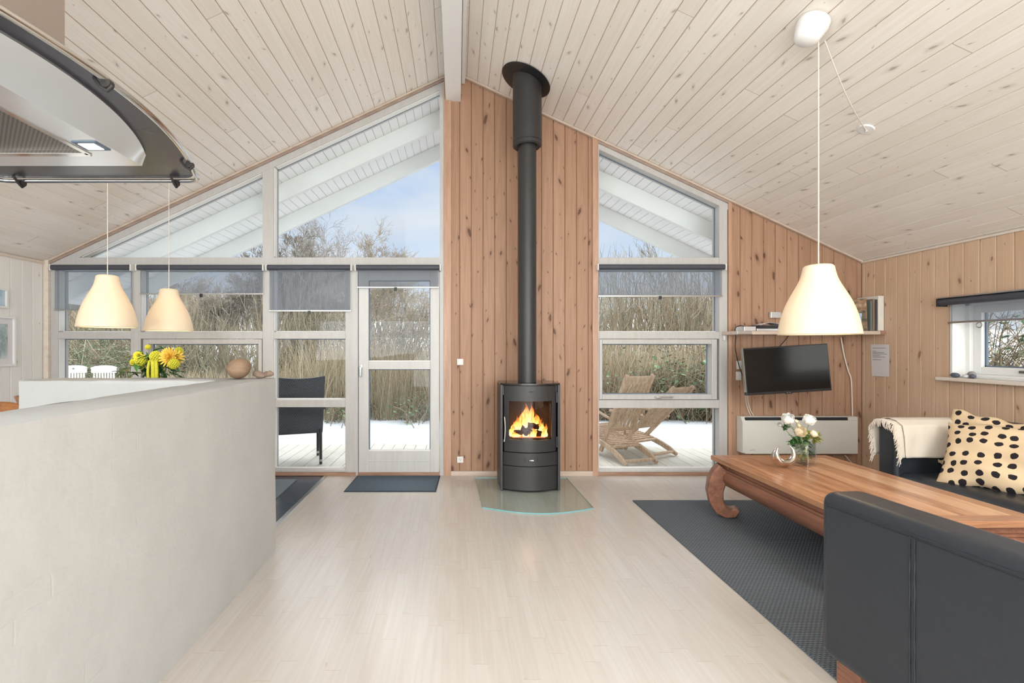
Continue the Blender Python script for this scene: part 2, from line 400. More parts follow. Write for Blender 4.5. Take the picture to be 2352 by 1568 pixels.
def mkleather(name, col, rough=.38, wr=1.0):
    b = NB(name); tc = b.n('ShaderNodeTexCoord'); o = tc.outputs['Object']
    vo = b.n('ShaderNodeTexVoronoi'); vo.inputs['Scale'].default_value = 420; b.l(o, vo.inputs['Vector'])
    n1 = b.noise(o, 9, 3); n2 = b.noise(o, 60, 2)
    h = b.math('ADD', b.math('MULTIPLY', vo.outputs['Distance'], .12), b.math('MULTIPLY', n1, 1.3*wr))
    c = b.mix(n2, tuple(q*.85 for q in col[:3])+(1,), tuple(q*1.15 for q in col[:3])+(1,))
    return b.bsdf(c, rough, 0, h, .35, .006, .5)
M['leather'] = mkleather('black_leather', rgb(42, 46, 52), .36)
M['stitch'] = simple('seam_thread', rgb(40, 42, 46), .6)

def mkrug():
    b = NB('woven_grey_rug'); tc = b.n('ShaderNodeTexCoord'); s_ = b.n('ShaderNodeSeparateXYZ'); b.l(tc.outputs['Object'], s_.inputs[0])
    a = b.math('SINE', b.math('MULTIPLY', s_.outputs[1], 2*PI/.013)); row = b.math('FLOOR', b.math('DIVIDE', s_.outputs[1], .013))
    par = b.math('MULTIPLY', b.math('MODULO', row, 2.0), PI)
    c = b.math('SINE', b.math('ADD', b.math('MULTIPLY', s_.outputs[0], 2*PI/.022), par))
    h = b.math('ADD', b.math('MULTIPLY', a, .5), b.math('MULTIPLY', c, .5))
    f = b.math('MULTIPLY_ADD', h, .5, .5)
    nz = b.noise(tc.outputs['Object'], 5, 3)
    col = b.mix(f, rgb(56, 62, 70), rgb(118, 127, 134)); col = b.mix(b.math('MULTIPLY', nz, .25), col, rgb(96, 92, 90))
    return b.bsdf(col, .9, 0, h, .6, .004, .3)
M['rug'] = mkrug()

def mktabletop():
    b = NB('table_top_planks'); tc = b.n('ShaderNodeTexCoord'); s_ = b.n('ShaderNodeSeparateXYZ'); b.l(tc.outputs['Object'], s_.inputs[0])
    bi = b.math('FLOOR', b.math('DIVIDE', s_.outputs[0], .105)); wn1 = b.n('ShaderNodeTexWhiteNoise', noise_dimensions='1D'); b.l(bi, wn1.inputs['W'])
    v = b.comb(b.math('MULTIPLY', s_.outputs[0], 22), b.math('ADD', b.math('MULTIPLY', s_.outputs[1], 2.0), b.math('MULTIPLY', wn1.outputs[0], 40)))
    g = b.noise(v, 1.2, 4, .6); g2 = b.noise(v, 5, 3, .6)
    gg = b.math('ADD', b.math('MULTIPLY', g, .65), b.math('MULTIPLY', g2, .35))
    gg = b.math('ADD', gg, b.math('MULTIPLY_ADD', wn1.outputs[0], .30, -.15))
    col = b.ramp(gg, [(.28, rgb(158, 106, 74)), (.5, rgb(204, 154, 116)), (.72, rgb(222, 182, 144))])
    fr = b.math('FRACT', b.math('DIVIDE', s_.outputs[0], .105)); ln = b.math('LESS_THAN', fr, .02)
    col = b.mix(b.math('MULTIPLY', ln, .6), col, rgb(100, 62, 40))
    return b.bsdf(col, .28, 0, gg, .12, .001, .5)
M['ttop'] = mktabletop()
M['tborder'] = gwood('table_border_wood', rgb(150, 100, 72), rgb(196, 146, 108), 'Y', 1.4, .28)
M['tborderx'] = gwood('table_end_wood', rgb(150, 100, 72), rgb(196, 146, 108), 'X', 1.4, .28)
M['tside'] = gwood('table_side_wood', rgb(108, 70, 54), rgb(158, 108, 84), 'Y', 1.2, .36)
M['teak'] = gwood('weathered_teak', rgb(158, 132, 108), rgb(208, 186, 162), 'Z', 1.5, .75)
M['deck'] = None
def mkdeck():
    b = NB('weathered_deck_boards'); tc = b.n('ShaderNodeTexCoord'); s_ = b.n('ShaderNodeSeparateXYZ'); b.l(tc.outputs['Object'], s_.inputs[0])
    bi = b.math('FLOOR', b.math('DIVIDE', s_.outputs[0], .145)); wn1 = b.n('ShaderNodeTexWhiteNoise', noise_dimensions='1D'); b.l(bi, wn1.inputs['W'])
    v = b.comb(b.math('MULTIPLY', s_.outputs[0], 18), b.math('ADD', b.math('MULTIPLY', s_.outputs[1], 1.5), b.math('MULTIPLY', wn1.outputs[0], 40)))
    g = b.noise(v, 1.2, 4, .6)
    col = b.mix(g, rgb(196, 194, 184), rgb(226, 224, 216)); n2 = b.noise(tc.outputs['Object'], 2.2, 4)
    col = b.mix(b.math('MULTIPLY', b.math('SUBTRACT', n2, .5, clamp=True), 1.5), col, rgb(150, 162, 130))
    return b.bsdf(col, .7, 0, g, .3, .003, .4)
M['deck'] = mkdeck()
def mkrattan():
    b = NB('black_woven_rattan'); tc = b.n('ShaderNodeTexCoord'); s_ = b.n('ShaderNodeSeparateXYZ'); b.l(tc.outputs['Object'], s_.inputs[0])
    a = b.math('SINE', b.math('MULTIPLY', s_.outputs[2], 2*PI/.016)); row = b.math('FLOOR', b.math('DIVIDE', s_.outputs[2], .016))
    c = b.math('SINE', b.math('ADD', b.math('MULTIPLY', s_.outputs[0], 2*PI/.024), b.math('MULTIPLY', b.math('MODULO', row, 2), PI)))
    h = b.math('MULTIPLY', a, c); f = b.math('MULTIPLY_ADD', h, .5, .5)
    return b.bsdf(b.mix(f, rgb(40, 42, 48), rgb(84, 90, 98)), .45, 0, h, .7, .004, .5)
M['rattan'] = mkrattan()
def mkdots():
    b = NB('dotted_cushion_cloth'); uv = b.n('ShaderNodeUVMap').outputs[0]
    nz = b.n('ShaderNodeTexNoise'); nz.inputs['Scale'].default_value = 40; b.l(uv, nz.inputs['Vector'])
    v = b.mix(.012, uv, nz.outputs['Color'], 'ADD')
    vo = b.n('ShaderNodeTexVoronoi', voronoi_dimensions='2D'); vo.inputs['Scale'].default_value = 14.5; vo.inputs['Randomness'].default_value = .42
    b.l(v, vo.inputs['Vector'])
    k = b.math('LESS_THAN', vo.outputs['Distance'], .27)
    w = b.noise(uv, 300, 2)
    col = b.mix(k, b.mix(w, rgb(216, 186, 146), rgb(232, 208, 174)), rgb(44, 38, 40))
    n1 = b.noise(uv, 7, 2)
    return b.bsdf(col, .9, 0, b.math('ADD', n1, b.math('MULTIPLY', w, .05)), .5, .015, .2)
M['dots'] = mkdots()
M['throw'] = simple('beige_wool_throw', rgb(220, 208, 192), .95, var=.05, nscale=220, bstr=.4, bdist=.002, spec=.15)
M['picture'] = None
def mkpic(name, cs, sc=3):
    b = NB(name); tc = b.n('ShaderNodeTexCoord'); n = b.noise(tc.outputs['Object'], sc, 4, .6)
    return b.bsdf(b.ramp(n, [(.3+.4*i/(len(cs)-1), c) for i, c in enumerate(cs)]), .5, spec=.3)
M['picture'] = mkpic('landscape_print', [rgb(120, 134, 132), rgb(168, 182, 182), rgb(208, 216, 218)], 9)
M['picblue'] = mkpic('blue_print', [rgb(96, 150, 180), rgb(190, 208, 222), rgb(196, 212, 224)], 12)
M['cover'] = mkpic('magazine_cover', [rgb(60, 54, 46), rgb(120, 110, 92), rgb(176, 140, 110), rgb(200, 196, 188)], 14)
M['book1'] = simple('dark_book', rgb(64, 62, 66), .6); M['book2'] = simple('brown_book', rgb(128, 112, 92), .6); M['book3'] = simple('green_grey_book', rgb(110, 120, 112), .6)
M['cream'] = simple('cream_binder', rgb(226, 220, 208), .5)

def mkshade(name, col, st):
    b = NB(name); p = b.n('ShaderNodeBsdfPrincipled'); p.inputs['Base Color'].default_value = rgb(238, 224, 198); p.inputs['Roughness'].default_value = .35
    p.inputs['Emission Color'].default_value = col; p.inputs['Emission Strength'].default_value = st
    tr = b.n('ShaderNodeBsdfTranslucent'); tr.inputs[0].default_value = rgb(255, 240, 214)
    mx = b.n('ShaderNodeMixShader'); mx.inputs[0].default_value = .15; b.l(p.outputs[0], mx.inputs[1]); b.l(tr.outputs[0], mx.inputs[2])
    b.l(mx.outputs[0], b.out.inputs[0]); return b.m
M['shade'] = mkshade('glowing_opal_shade', (1, .84, .60, 1), .03)
M['bulb'] = mkshade('lit_bulb', (1, .85, .6, 1), 6)

# ------------------------------------------------------------------ board surfaces
def boards(mb, u0, u1, fn, v0, v1, pitch=.118, g=.006, dep=.008, phase=0.0, nv=1):
    """fn(u,v,depth)->xyz ; v0,v1 numbers or functions of u"""
    a = (lambda u: v0) if not callable(v0) else v0
    b_ = (lambda u: v1) if not callable(v1) else v1
    us = [(u0, 0.0)]
    k = math.floor((u0-phase)/pitch)+1
    while phase+k*pitch < u1-1e-6:
        c = phase+k*pitch
        for du, dp in ((-g, 0), (-g*.35, -dep), (g*.35, -dep), (g, 0)):
            if u0 < c+du < u1: us.append((c+du, dp))
        k += 1
    us.append((u1, 0.0))
    for (ua, da), (ub, db) in zip(us[:-1], us[1:]):
        for j in range(nv):
            t0, t1 = j/nv, (j+1)/nv
            la, lb = a(ua)+(b_(ua)-a(ua))*t0, a(ub)+(b_(ub)-a(ub))*t0
            ha, hb = a(ua)+(b_(ua)-a(ua))*t1, a(ub)+(b_(ub)-a(ub))*t1
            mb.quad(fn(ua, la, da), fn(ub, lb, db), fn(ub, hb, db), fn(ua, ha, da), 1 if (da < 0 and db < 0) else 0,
                    [(ua-phase+50*pitch, la), (ub-phase+50*pitch, lb), (ub-phase+50*pitch, hb), (ua-phase+50*pitch, ha)])
XL, XR, YB, YF = X(105), X(1980), -3.4, D
CA = math.cos(math.atan(SL)); SA = math.sin(math.atan(SL))
# ceiling
mb = MB()
LR = (XR-AX)/CA; LL = (AX-XL)/CA
boards(mb, 0, LR, lambda u, v, d: (AX+u*CA+d*-SA, v, AZ-u*SA-d*CA), YB, YF+.0, phase=.02, g=.0045, dep=.006)
boards(mb, 0, LL, lambda u, v, d: (AX-u*CA-d*-SA, v, AZ-u*SA-d*CA), YB, YF+.0, phase=.05, g=.0045, dep=.006)
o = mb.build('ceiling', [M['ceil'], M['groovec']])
struct(o, 'whitewashed pine board ceiling sloping down both ways from the ridge beam', 'ceiling')
# floor
mb = MB(); xs = X(748, 4.84)
mb.quad((xs, YB, 0), (XR, YB, 0), (XR, YF+.05, 0), (xs, YF+.05, 0), 0, [(xs+20, YB+20), (XR+20, YB+20), (XR+20, YF+20), (xs+20, YF+20)])
mb.box(xs, XR, YB, YF+.05, -.06, -.001)
o = mb.build('floor', M['floor']); struct(o, 'pale whitewashed wood parquet floor', 'floor')
mb = MB(); mb.box(XL, xs, YB, YF+.05, -.06, -.002)
o = mb.build('floor_dining', M['tile']); struct(o, 'dark grey smooth floor left of the metal strip in the dining corner', 'floor')
mb = MB(); mb.xz([(xs-.02, -.001), (xs+.02, -.001), (xs+.015, .006), (xs-.015, .006)], 3.1, YF-.02)
o = mb.build('trim_1', M['metal']); struct(o, 'pale metal transition strip between parquet and dark floor', 'trim')
# walls: right, left, rear
def wall_y(name, x, sgn, mat, op, label):
    mb = MB(); zt = ceil_z(x)
    fn = lambda u, v, d: (x-sgn*d*-1*-1*-1 if False else x-sgn*d, u, v)
    if op is None: boards(mb, YB, YF, fn, 0, zt)
    else:
        y0, y1, z0, z1 = op
        boards(mb, YB, y0, fn, 0, zt); boards(mb, y1, YF, fn, 0, zt)
        boards(mb, y0, y1, fn, 0, z0); boards(mb, y0, y1, fn, z1, zt)
    ex = x+sgn*.22
    a, b_ = min(x+sgn*.02, ex), max(x+sgn*.02, ex)
    if op is None: mb.box(a, b_, YB, YF+.1, -.1, zt)
    else:
        mb.box(a, b_, YB, y0, -.1, zt); mb.box(a, b_, y1, YF+.1, -.1, zt); mb.box(a, b_, y0, y1, -.1, z0); mb.box(a, b_, y0, y1, z1, zt)
    for i, f in enumerate(mb.uv):
        if f is None: mb.uv[i] = [(0, 0)]*4
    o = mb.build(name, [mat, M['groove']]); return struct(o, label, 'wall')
WY0, WY1, WZ0, WZ1 = 2.75, XR*F/(2186-CX), 1.045, 1.66
wall_y('wall_right', XR, 1, M['pine_right'], (WY0, WY1, WZ0, WZ1), 'knotty pine boarded wall on the right with a small window')
wall_y('wall_left', XL, -1, M['pine_left'], None, 'white washed pine boarded wall on the left')
mb = MB()
mb.xz([(XL-.2, 0), (XR+.2, 0), (XR+.2, ceil_z(XR)), (AX, AZ), (XL-.2, ceil_z(XL))], YB-.25, YB-.14)
o = mb.build('wall_rear', M['white']); struct(o, 'rear wall behind the camera', 'wall')
# back wall
def wallpiece(mb, x0, x1, z0, dep=.012):
    boards(mb, x0, x1, lambda u, v, d: (u, D+.008+d*-1, v), z0, lambda u: ceil_z(u), phase=.025)
    n0 = len(mb.f)
    mb.xz([(x0, -.1), (x1, -.1), (x1, ceil_z(x1)), (x0, ceil_z(x0))] if not (x0 < AX < x1) else [(x0, -.1), (x1, -.1), (x1, ceil_z(x1)), (AX, AZ), (x0, ceil_z(x0))], D+.03, D+.16)
    for i in range(n0, len(mb.f)): mb.uv[i] = [(0, 0)]*len(mb.f[i])
mb = MB(); x0, x1 = X(1022), X(1372)
wallpiece(mb, x0, AX, 0); wallpiece(mb, AX, x1, 0); wallpiece(mb, X(1672), XR, 0)
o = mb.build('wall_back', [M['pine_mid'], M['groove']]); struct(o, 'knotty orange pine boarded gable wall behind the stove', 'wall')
# trims on the back wall
def trimbox(name, px0, px1, py0, py1, y0, y1, m, label, cat='trim'):
    mb = MB(); mb.box(X(px0), X(px1), y0, y1, Z(py1), Z(py0)); o = mb.build(name, m, bevel=.003); return struct(o, label, cat)
def trimpoly(name, px0, px1, y0, y1, m, label):
    mb = MB(); a, b_ = X(px0), X(px1); mb.xz([(a, 0), (b_, 0), (b_, ceil_z(b_)-.002), (a, ceil_z(a)-.002)], y0, y1)
    o = mb.build(name, m, bevel=.003); return struct(o, label, 'trim')
trimpoly('trim_2', 1020, 1036, D-.018, D+.02, M['trim'], 'upright pine casing between the door and the boarded wall')
trimpoly('trim_3', 1360, 1373, D-.018, D+.02, M['trim'], 'upright pine casing left of the right window')
trimpoly('trim_4', 1672, 1680, D-.01, D+.02, M['trim'], 'upright pine casing right of the right window')
mb = MB(); mb.box(X(103), X(116), D-.03, D+.1, 0, ceil_z(X(112))); o = mb.build('trim_5', M['trimw'], bevel=.003)
struct(o, 'pale pine corner post left of the big window', 'trim')
trimbox('baseboard_back', 1036, 1360, 1081, 1092, D-.02, D+.01, M['trimx'], 'low pine baseboard behind the stove', 'baseboard')
mb = MB(); mb.box(X(1680), XR, D-.02, D+.008, 0, .05); o = mb.build('baseboard_right', M['trimx'], bevel=.003); struct(o, 'pine baseboard below the radiator', 'baseboard')
# sloped cover strips where ceiling meets gable
def slope_strip(mb, xa, xb, dz0, dz1, y0, y1):
    mb.xz([(xa, ceil_z(xa)-dz1), (xb, ceil_z(xb)-dz1), (xb, ceil_z(xb)-dz0), (xa, ceil_z(xa)-dz0)], y0, y1)
mb = MB(); slope_strip(mb, XL, X(1024), .003, .022, D-.028, D); slope_strip(mb, X(1058), XR, .003, .022, D-.028, D)
o = mb.build('trim_6', M['trimx'], bevel=.004); struct(o, 'thin pine cover strip along the sloping ceiling edge', 'trim')
mb = MB(); slope_strip(mb, XL+.01, X(1021), .022, .046, D-.014, D+.01); slope_strip(mb, X(1372), X(1672), .022, .046, D-.014, D+.01)
o = mb.build('trim_7', M['sill2'], bevel=.003); struct(o, 'darker pine strip above the sloping window heads', 'trim')
mb = MB()
mb.box(XR-.016, XR, YB, D, ceil_z(XR)-.022, ceil_z(XR)-.002); mb.box(XL, XL+.016, YB, D, ceil_z(XL)-.03, ceil_z(XL)-.002)
o = mb.build('trim_8', M['trimw'], bevel=.003); struct(o, 'pale cover strips along the low ceiling edges', 'trim')
# ridge beam
mb = MB(); mb.box(X(1024), X(1058.5), YB, D+.02, Z(232), AZ+.02); mb.box(X(1060), X(1068), YB, D, AZ-.12, AZ)
o = mb.build('trim_9', M['beam'], bevel=.004); struct(o, 'white painted ridge beam running along the ceiling peak', 'beam')

# ------------------------------------------------------------------ windows
DG = D+.088; DB = D+.135
def frame_piece(mb, px0, px1, py0, py1, y0=D, y1=DB): mb.box(X(px0), X(px1), y0, y1, Z(py1), Z(py0))
def line_z(px, off): return ceil_z(X(px))-off
HO = .113
w1 = thing('window_1', 'tall cream framed gable window left of the door with sloping top panes', 'window', (X(360), D+.06, 0), kind='structure')
mb = MB()
def headz(x): return ceil_z(x)-HO
# sloped head
xa, xb = X(116), X(1021)
xt = AX-(AZ-HO-Z(591))/SL; xc = AX-(AZ-.004-Z(591))/SL
mb.xz([(xc, Z(591)), (xt, Z(591)), (xb, headz(xb)), (xb, ceil_z(xb)-.004)], D, DB)
# left tip filler
xt = AX-(AZ-HO-Z(591))/SL
mb.xz([(xa, Z(620)), (X(1010), Z(620)), (X(1010), Z(591)), (xc, Z(591)), (xa, ceil_z(xa)-.004)], D, DB)
frame_piece(mb, 116, 133, 620, 1084)                                     # left jamb
mb.box(X(300), X(323), D, DB, Z(1084), Z(620)); mb.box(X(603), X(629), D, DB, Z(1084), Z(620))
mb.xz([(X(603), Z(591)), (X(629), Z(591)), (X(629), headz(X(629))+.02), (X(603), headz(X(603))+.02)], D+.0015, DB-.0015)
mb.xz([(X(1010), Z(1092)), (X(1021), Z(1092)), (X(1021), headz(X(1021))), (X(1010), headz(X(1010)))], D, DB)
frame_piece(mb, 793, 822, 620, 1092)
for a, b_ in ((133, 300), (323, 603), (629, 793)):
    frame_piece(mb, a, b_, 762, 778); 
for a, b_ in ((133, 300), (323, 603), (629, 793)):
    frame_piece(mb, a, b_, 918, 935); frame_piece(mb, a, b_, 1078, 1084)
mb.build('frame', M['frame'], w1, bevel=.004)
# glazing beads, painted-in lit edges and gaskets
def bead(mb, px0, px1, py0, py1, t=3.0, mi=0, y0=DG-.012, y1=DG+.012):
    frame_piece(mb, px0, px0+t, py0, py1, y0, y1); frame_piece(mb, px1-t, px1, py0, py1, y0, y1)
    frame_piece(mb, px0, px1, py0, py0+t, y0, y1); frame_piece(mb, px0, px1, py1-t, py1, y0, y1)
panes1 = [(133, 300, 620, 762), (133, 300, 778, 918), (133, 300, 935, 1078), (323, 603, 620, 762), (323, 603, 935, 1078),
          (629, 793, 620, 762), (629, 793, 778, 918), (629, 793, 935, 1078)]
mb = MB(); gm = MB()
for q in panes1:
    bead(mb, *q, t=1.5, y0=DG-.006, y1=DG+.002)
    gm.box(X(q[0]), X(q[1]), DG, DG+.004, Z(q[3]), Z(q[2])); gm2 = None
def slope_pane(g, b_, pxa, pxb, tip=False):
    xa_, xb_ = (xt if tip else X(pxa)), X(pxb); zb = Z(591)
    if tip:
        g.xz([(xa_, zb), (xb_, zb), (xb_, headz(xb_))], DG, DG+.004)
        b_.xz([(xa_, zb), (xa_+.018, zb), (xb_, headz(xb_)-.009), (xb_, headz(xb_))], DG-.006, DG+.002)
    else:
        g.xz([(xa_, zb), (xb_, zb), (xb_, headz(xb_)), (xa_, headz(xa_))], DG, DG+.004)
        b_.xz([(xa_, headz(xa_)-.009), (xb_, headz(xb_)-.009), (xb_, headz(xb_)), (xa_, headz(xa_))], DG-.006, DG+.002)
        b_.box(xa_, xa_+.008, DG-.006, DG+.002, zb, headz(xa_))
slope_pane(gm, mb, 179, 603, True); slope_pane(gm, mb, 629, 1010)
mb.build('glazing_bead', M['gasket'], w1)
mb = MB()                                    # white sill beads, plus side and head strips painting in daylight on the reveals
for q in panes1+[(179, 603, 300, 591), (629, 1010, 300, 591)]:
    mb.box(X(q[0])+.0, X(q[1]), DG-.02, DG-.007, Z(q[3]), Z(q[3])+.010)
for q in panes1: mb.box(X(q[0])+.0005, X(q[0])+.006, D+.012, DG-.007, Z(q[3])+.01, Z(q[2])-.001)
for a, b_ in ((xt, X(603)), (X(629), X(1010))): mb.xz([(a+.02, headz(a+.02)-.006), (b_, headz(b_)-.006), (b_, headz(b_)), (a+.02, headz(a+.02))], D+.012, DG-.007)
mb.box(X(629)+.0005, X(629)+.006, D+.012, DG-.007, Z(591)+.01, headz(X(629))-.001)
mb.build('white_pane_edge', M['white'], w1)
gm.build('pane', M['glass'], w1)
# opening sash in column 2
def sash(par, px0, px1, py0, py1, g0, g1, h0, h1, hx, hy):
    mb = MB()
    for a in ((px0, g0, py0, py1), (g1, px1, py0, py1), (g0, g1, py0, h0), (g0, g1, h1, py1)): frame_piece(mb, *a, y0=D-.012, y1=DB-.02)
    s_ = mb.build('sash', M['frame'], par, bevel=.005)
    mb = MB(); bead(mb, g0, g1, h0, h1, 1.6, y0=DG-.006, y1=DG+.002); mb.build('glazing_bead', M['gasket'], s_)
    mb = MB(); mb.box(X(g0), X(g1), DG, DG+.004, Z(h1), Z(h0)); mb.build('pane', M['glass'], s_)
    mb = MB(); x, z = X(hx), Z(hy)
    mb.box(x-.07, x+.0, D-.024, D-.012, z-.012, z+.012); mb.cyl((x-.03, D-.012, z), (x-.03, D-.05, z), .011, 14)
    mb.box(x-.04, x+.10, D-.056, D-.044, z-.002, z+.014)
    mb.build('handle', M['metal'], s_, bevel=.003, smooth=40)
sash(w1, 330, 602, 779, 917, 341, 594, 790, 906, 465, 912)
mb = MB(); mb.box(X(116), X(822)-.02, D-.02, DB+.03, 0.0, Z(1084)); mb.build('window_sill', M['sill'], w1, bevel=.004)

w2 = thing('window_2', 'tall cream framed gable window right of the stove with sloping top', 'window', (X(1515), D+.06, 0), kind='structure')
mb = MB(); xa, xb = X(1373), X(1672)
hz = lambda x: Z(342)-(x-X(1374))*(Z(342)-Z(472))/(X(1652)-X(1374))
mb.xz([(xa, hz(xa)), (xb, hz(xb)), (xb, ceil_z(xb)-.004), (xa, ceil_z(xa)-.004)], D, DB)
mb.xz([(X(1652), Z(1084)), (xb-.006, Z(1084)), (xb-.006, hz(xb-.006)), (X(1652), hz(X(1652)))], D, DB)
for a, b_ in ((591, 620), (762, 778), (918, 937), (1078, 1084)): frame_piece(mb, 1376, 1652, a, b_)
mb.xz([(X(1373), Z(1084)), (X(1376), Z(1084)), (X(1376), hz(X(1376))), (X(1373), hz(X(1373)))], D, DB)
mb.build('frame', M['frame'], w2, bevel=.004)
mb = MB(); gm = MB(); wb = MB()
for q in ((1376, 1652, 620, 762), (1376, 1652, 937, 1078)):
    bead(mb, *q, t=1.5, y0=DG-.006, y1=DG+.002); gm.box(X(q[0]), X(q[1]), DG, DG+.004, Z(q[3]), Z(q[2]))
    wb.box(X(q[0]), X(q[1]), DG-.02, DG-.002, Z(q[3]), Z(q[3])+.010)
wb.box(X(1376), X(1652), DG-.02, DG-.002, Z(591), Z(591)+.01)
gm.xz([(X(1376), Z(591)), (X(1652), Z(591)), (X(1652), hz(X(1652))), (X(1376), hz(X(1376)))], DG, DG+.004)
mb.xz([(X(1376), hz(X(1376))-.009), (X(1652), hz(X(1652))-.009), (X(1652), hz(X(1652))), (X(1376), hz(X(1376)))], DG-.006, DG+.002)
mb.box(X(1652)-.008, X(1652), DG-.006, DG+.002, Z(591), hz(X(1652)))
mb.build('glazing_bead', M['gasket'], w2); wb.build('white_pane_edge', M['white'], w2); gm.build('pane', M['glass'], w2)
sash(w2, 1376, 1646, 779, 917, 1383, 1634, 790, 906, 1518, 912)
mb = MB(); mb.box(X(1373), X(1672), D-.01, DB+.03, 0, Z(1084)); mb.build('window_sill', M['sill'], w2, bevel=.004)

# door
d1 = thing('door_1', 'white glazed terrace door with two panes left of the boarded wall', 'door', (X(915), D+.05, 0), kind='structure')
mb = MB()
for a in ((823, 846, 612, 1085), (988, 1009, 612, 1085), (846, 988, 612, 643), (846, 988, 830, 848), (846, 988, 1036, 1085)): frame_piece(mb, *a, y0=D+.012, y1=D+.072)
frame_piece(mb, 845, 989, 1058, 1060, D+.008, D+.014)
mb.build('leaf', M['doorw'], d1, bevel=.004)
mb = MB(); gm = MB(); wb = MB()
for q in ((846, 988, 643, 830), (846, 988, 848, 1036)):
    bead(mb, *q, t=1.8, y0=D+.04, y1=D+.06); gm.box(X(q[0]), X(q[1]), D+.045, D+.049, Z(q[3]), Z(q[2])); wb.box(X(q[0]), X(q[1]), D+.02, D+.042, Z(q[3]), Z(q[3])+.01)
mb.build('glazing_bead', M['gasket'], d1); gm.build('pane', M['glass'], d1); wb.build('white_pane_edge', M['white'], d1)
mb = MB(); x = X(829); z = Z(850)
mb.box(x-.012, x+.016, D+.004, D+.013, z-.07, z+.06); mb.cyl((x, D+.004, z+.03), (x, D-.03, z+.03), .009, 12); mb.box(x-.008, x+.012, D-.04, D-.028, z-.06, z+.035)
mb.build('door_handle', M['metal'], d1, bevel=.003, smooth=40)
mb = MB(); mb.box(X(822), X(1010), D-.004, D+.14, 0, Z(1085)); mb.build('threshold', M['sill'], d1, bevel=.003)

# small window in the right wall
w3 = thing('window_3', 'small white framed window in the right wall above the sofa', 'window', (XR+.15, (WY0+WY1)/2, WZ0), kind='structure')
mb = MB(); t = .03; xo = XR+.21
mb.box(XR-.006, xo, WY1-.012, WY1+.01, WZ0, WZ1); mb.box(XR-.006, xo, WY0-.01, WY0+.012, WZ0, WZ1)
mb.box(XR-.006, xo, WY0, WY1, WZ1-.012, WZ1+.01); mb.box(XR+.03, xo, WY0, WY1, WZ0-.01, WZ0+.012)
mb.box(XR+.10, xo, WY1-.045, WY1, WZ0, WZ1); mb.box(XR+.10, xo, WY0, WY0+.045, WZ0, WZ1); mb.box(XR+.10, xo, WY0, WY1, WZ0, WZ0+.03); mb.box(XR+.10, xo, WY0, WY1, WZ1-.03, WZ1)
mb.build('frame', M['white'], w3, bevel=.003)
mb = MB(); a0, a1, b0, b1 = WY0+.045, WY1-.045, WZ0+.03, WZ1-.03; fw = .06
for q in ((a0, a0+fw, b0, b1), (a1-fw, a1, b0, b1), (a0+fw, a1-fw, b0, b0+fw), (a0+fw, a1-fw, b1-fw, b1)): mb.box(XR+.13, XR+.19, q[0], q[1], q[2], q[3])
sh = mb.build('sash', M['white'], w3, bevel=.004)
mb = MB()
for q in ((a0+fw, a0+fw+.012, b0+fw, b1-fw), (a1-fw-.012, a1-fw, b0+fw, b1-fw), (a0+fw, a1-fw, b0+fw, b0+fw+.01)): mb.box(XR+.158, XR+.175, q[0], q[1], q[2], q[3])
mb.build('glazing_bead', M['gasket'], sh)
mb = MB(); mb.box(XR+.165, XR+.169, a0+fw, a1-fw, b0+fw, b1-fw); mb.build('pane', M['glass'], sh)
mb = MB(); yh = 3.56; mb.box(XR+.115, XR+.13, yh-.03, yh+.05, b0+.02, b0+.045); mb.box(XR+.10, XR+.112, yh-.12, yh+.04, b0+.025, b0+.042); mb.cyl((XR+.13, yh, b0+.033), (XR+.1, yh, b0+.033), .01, 12)
mb.build('handle', M['metal'], sh, bevel=.003)
mb = MB(); mb.box(XR-.07, XR+.13, WY0-.1, WY1+.07, WZ0-.028, WZ0); mb.build('window_sill', M['trimw'], w3, bevel=.004)

# ------------------------------------------------------------------ roller blinds
def blind(px0, px1, pyt, pyf, tab, label, fab0=None, fab1=None):
    yb = D-.055; x0, x1 = X(px0, yb), X(px1, yb); zt = Z(pyt, yb)
    r = thing('roller_blind', label, 'blind', ((x0+x1)/2, yb, zt), group='roller blinds on the gable windows')
    mb = MB(); mb.cyl((x0+.02, yb, zt), (x1-.02, yb, zt), .027, 20); mb.build('roller_tube', M['roller'], r, smooth=40)
    mb = MB(); a, b_ = (X(fab0, yb) if fab0 else x0+.03), (X(fab1, yb) if fab1 else x1-.03); zb = Z(pyf, yb)
    mb.box(a, b_, yb+.0235, yb+.0245, zb, zt-.01); mb.build('screen_fabric', M['blind'], r)
    mb = MB(); mb.box(a-.006, b_+.006, yb+.018, yb+.030, zb-.012, zb+.002); mb.build('bottom_bar', M['metal'], r, bevel=.002)
    mb = MB(); xt_ = X(tab, yb); mb.box(xt_-.014, xt_+.014, yb+.010, yb+.024, zb-.04, zb-.004); mb.build('pull_tab', M['blackp'], r, bevel=.003)
    for s_, xx in ((-1, x0+.012), (1, x1-.012)):
        mb = MB(); mb.box(xx-.006, xx+.006, yb-.024, D-.002, zt-.034, zt+.028); mb.build('bracket', M['plate'], r, bevel=.002)
blind(115, 305, 614, 710, 210, 'roller blind at the far left corner, half lowered', 121, 299)
blind(312, 608, 614, 673, 460, 'widest roller blind, above the flowers')
blind(610, 810, 614, 712, 709, 'roller blind lowered furthest, left of the terrace door')
blind(814, 1014, 614, 658, 908, 'short roller blind hanging over the terrace door')
blind(1370, 1668, 613, 678, 1518, 'roller blind on the window right of the stove')
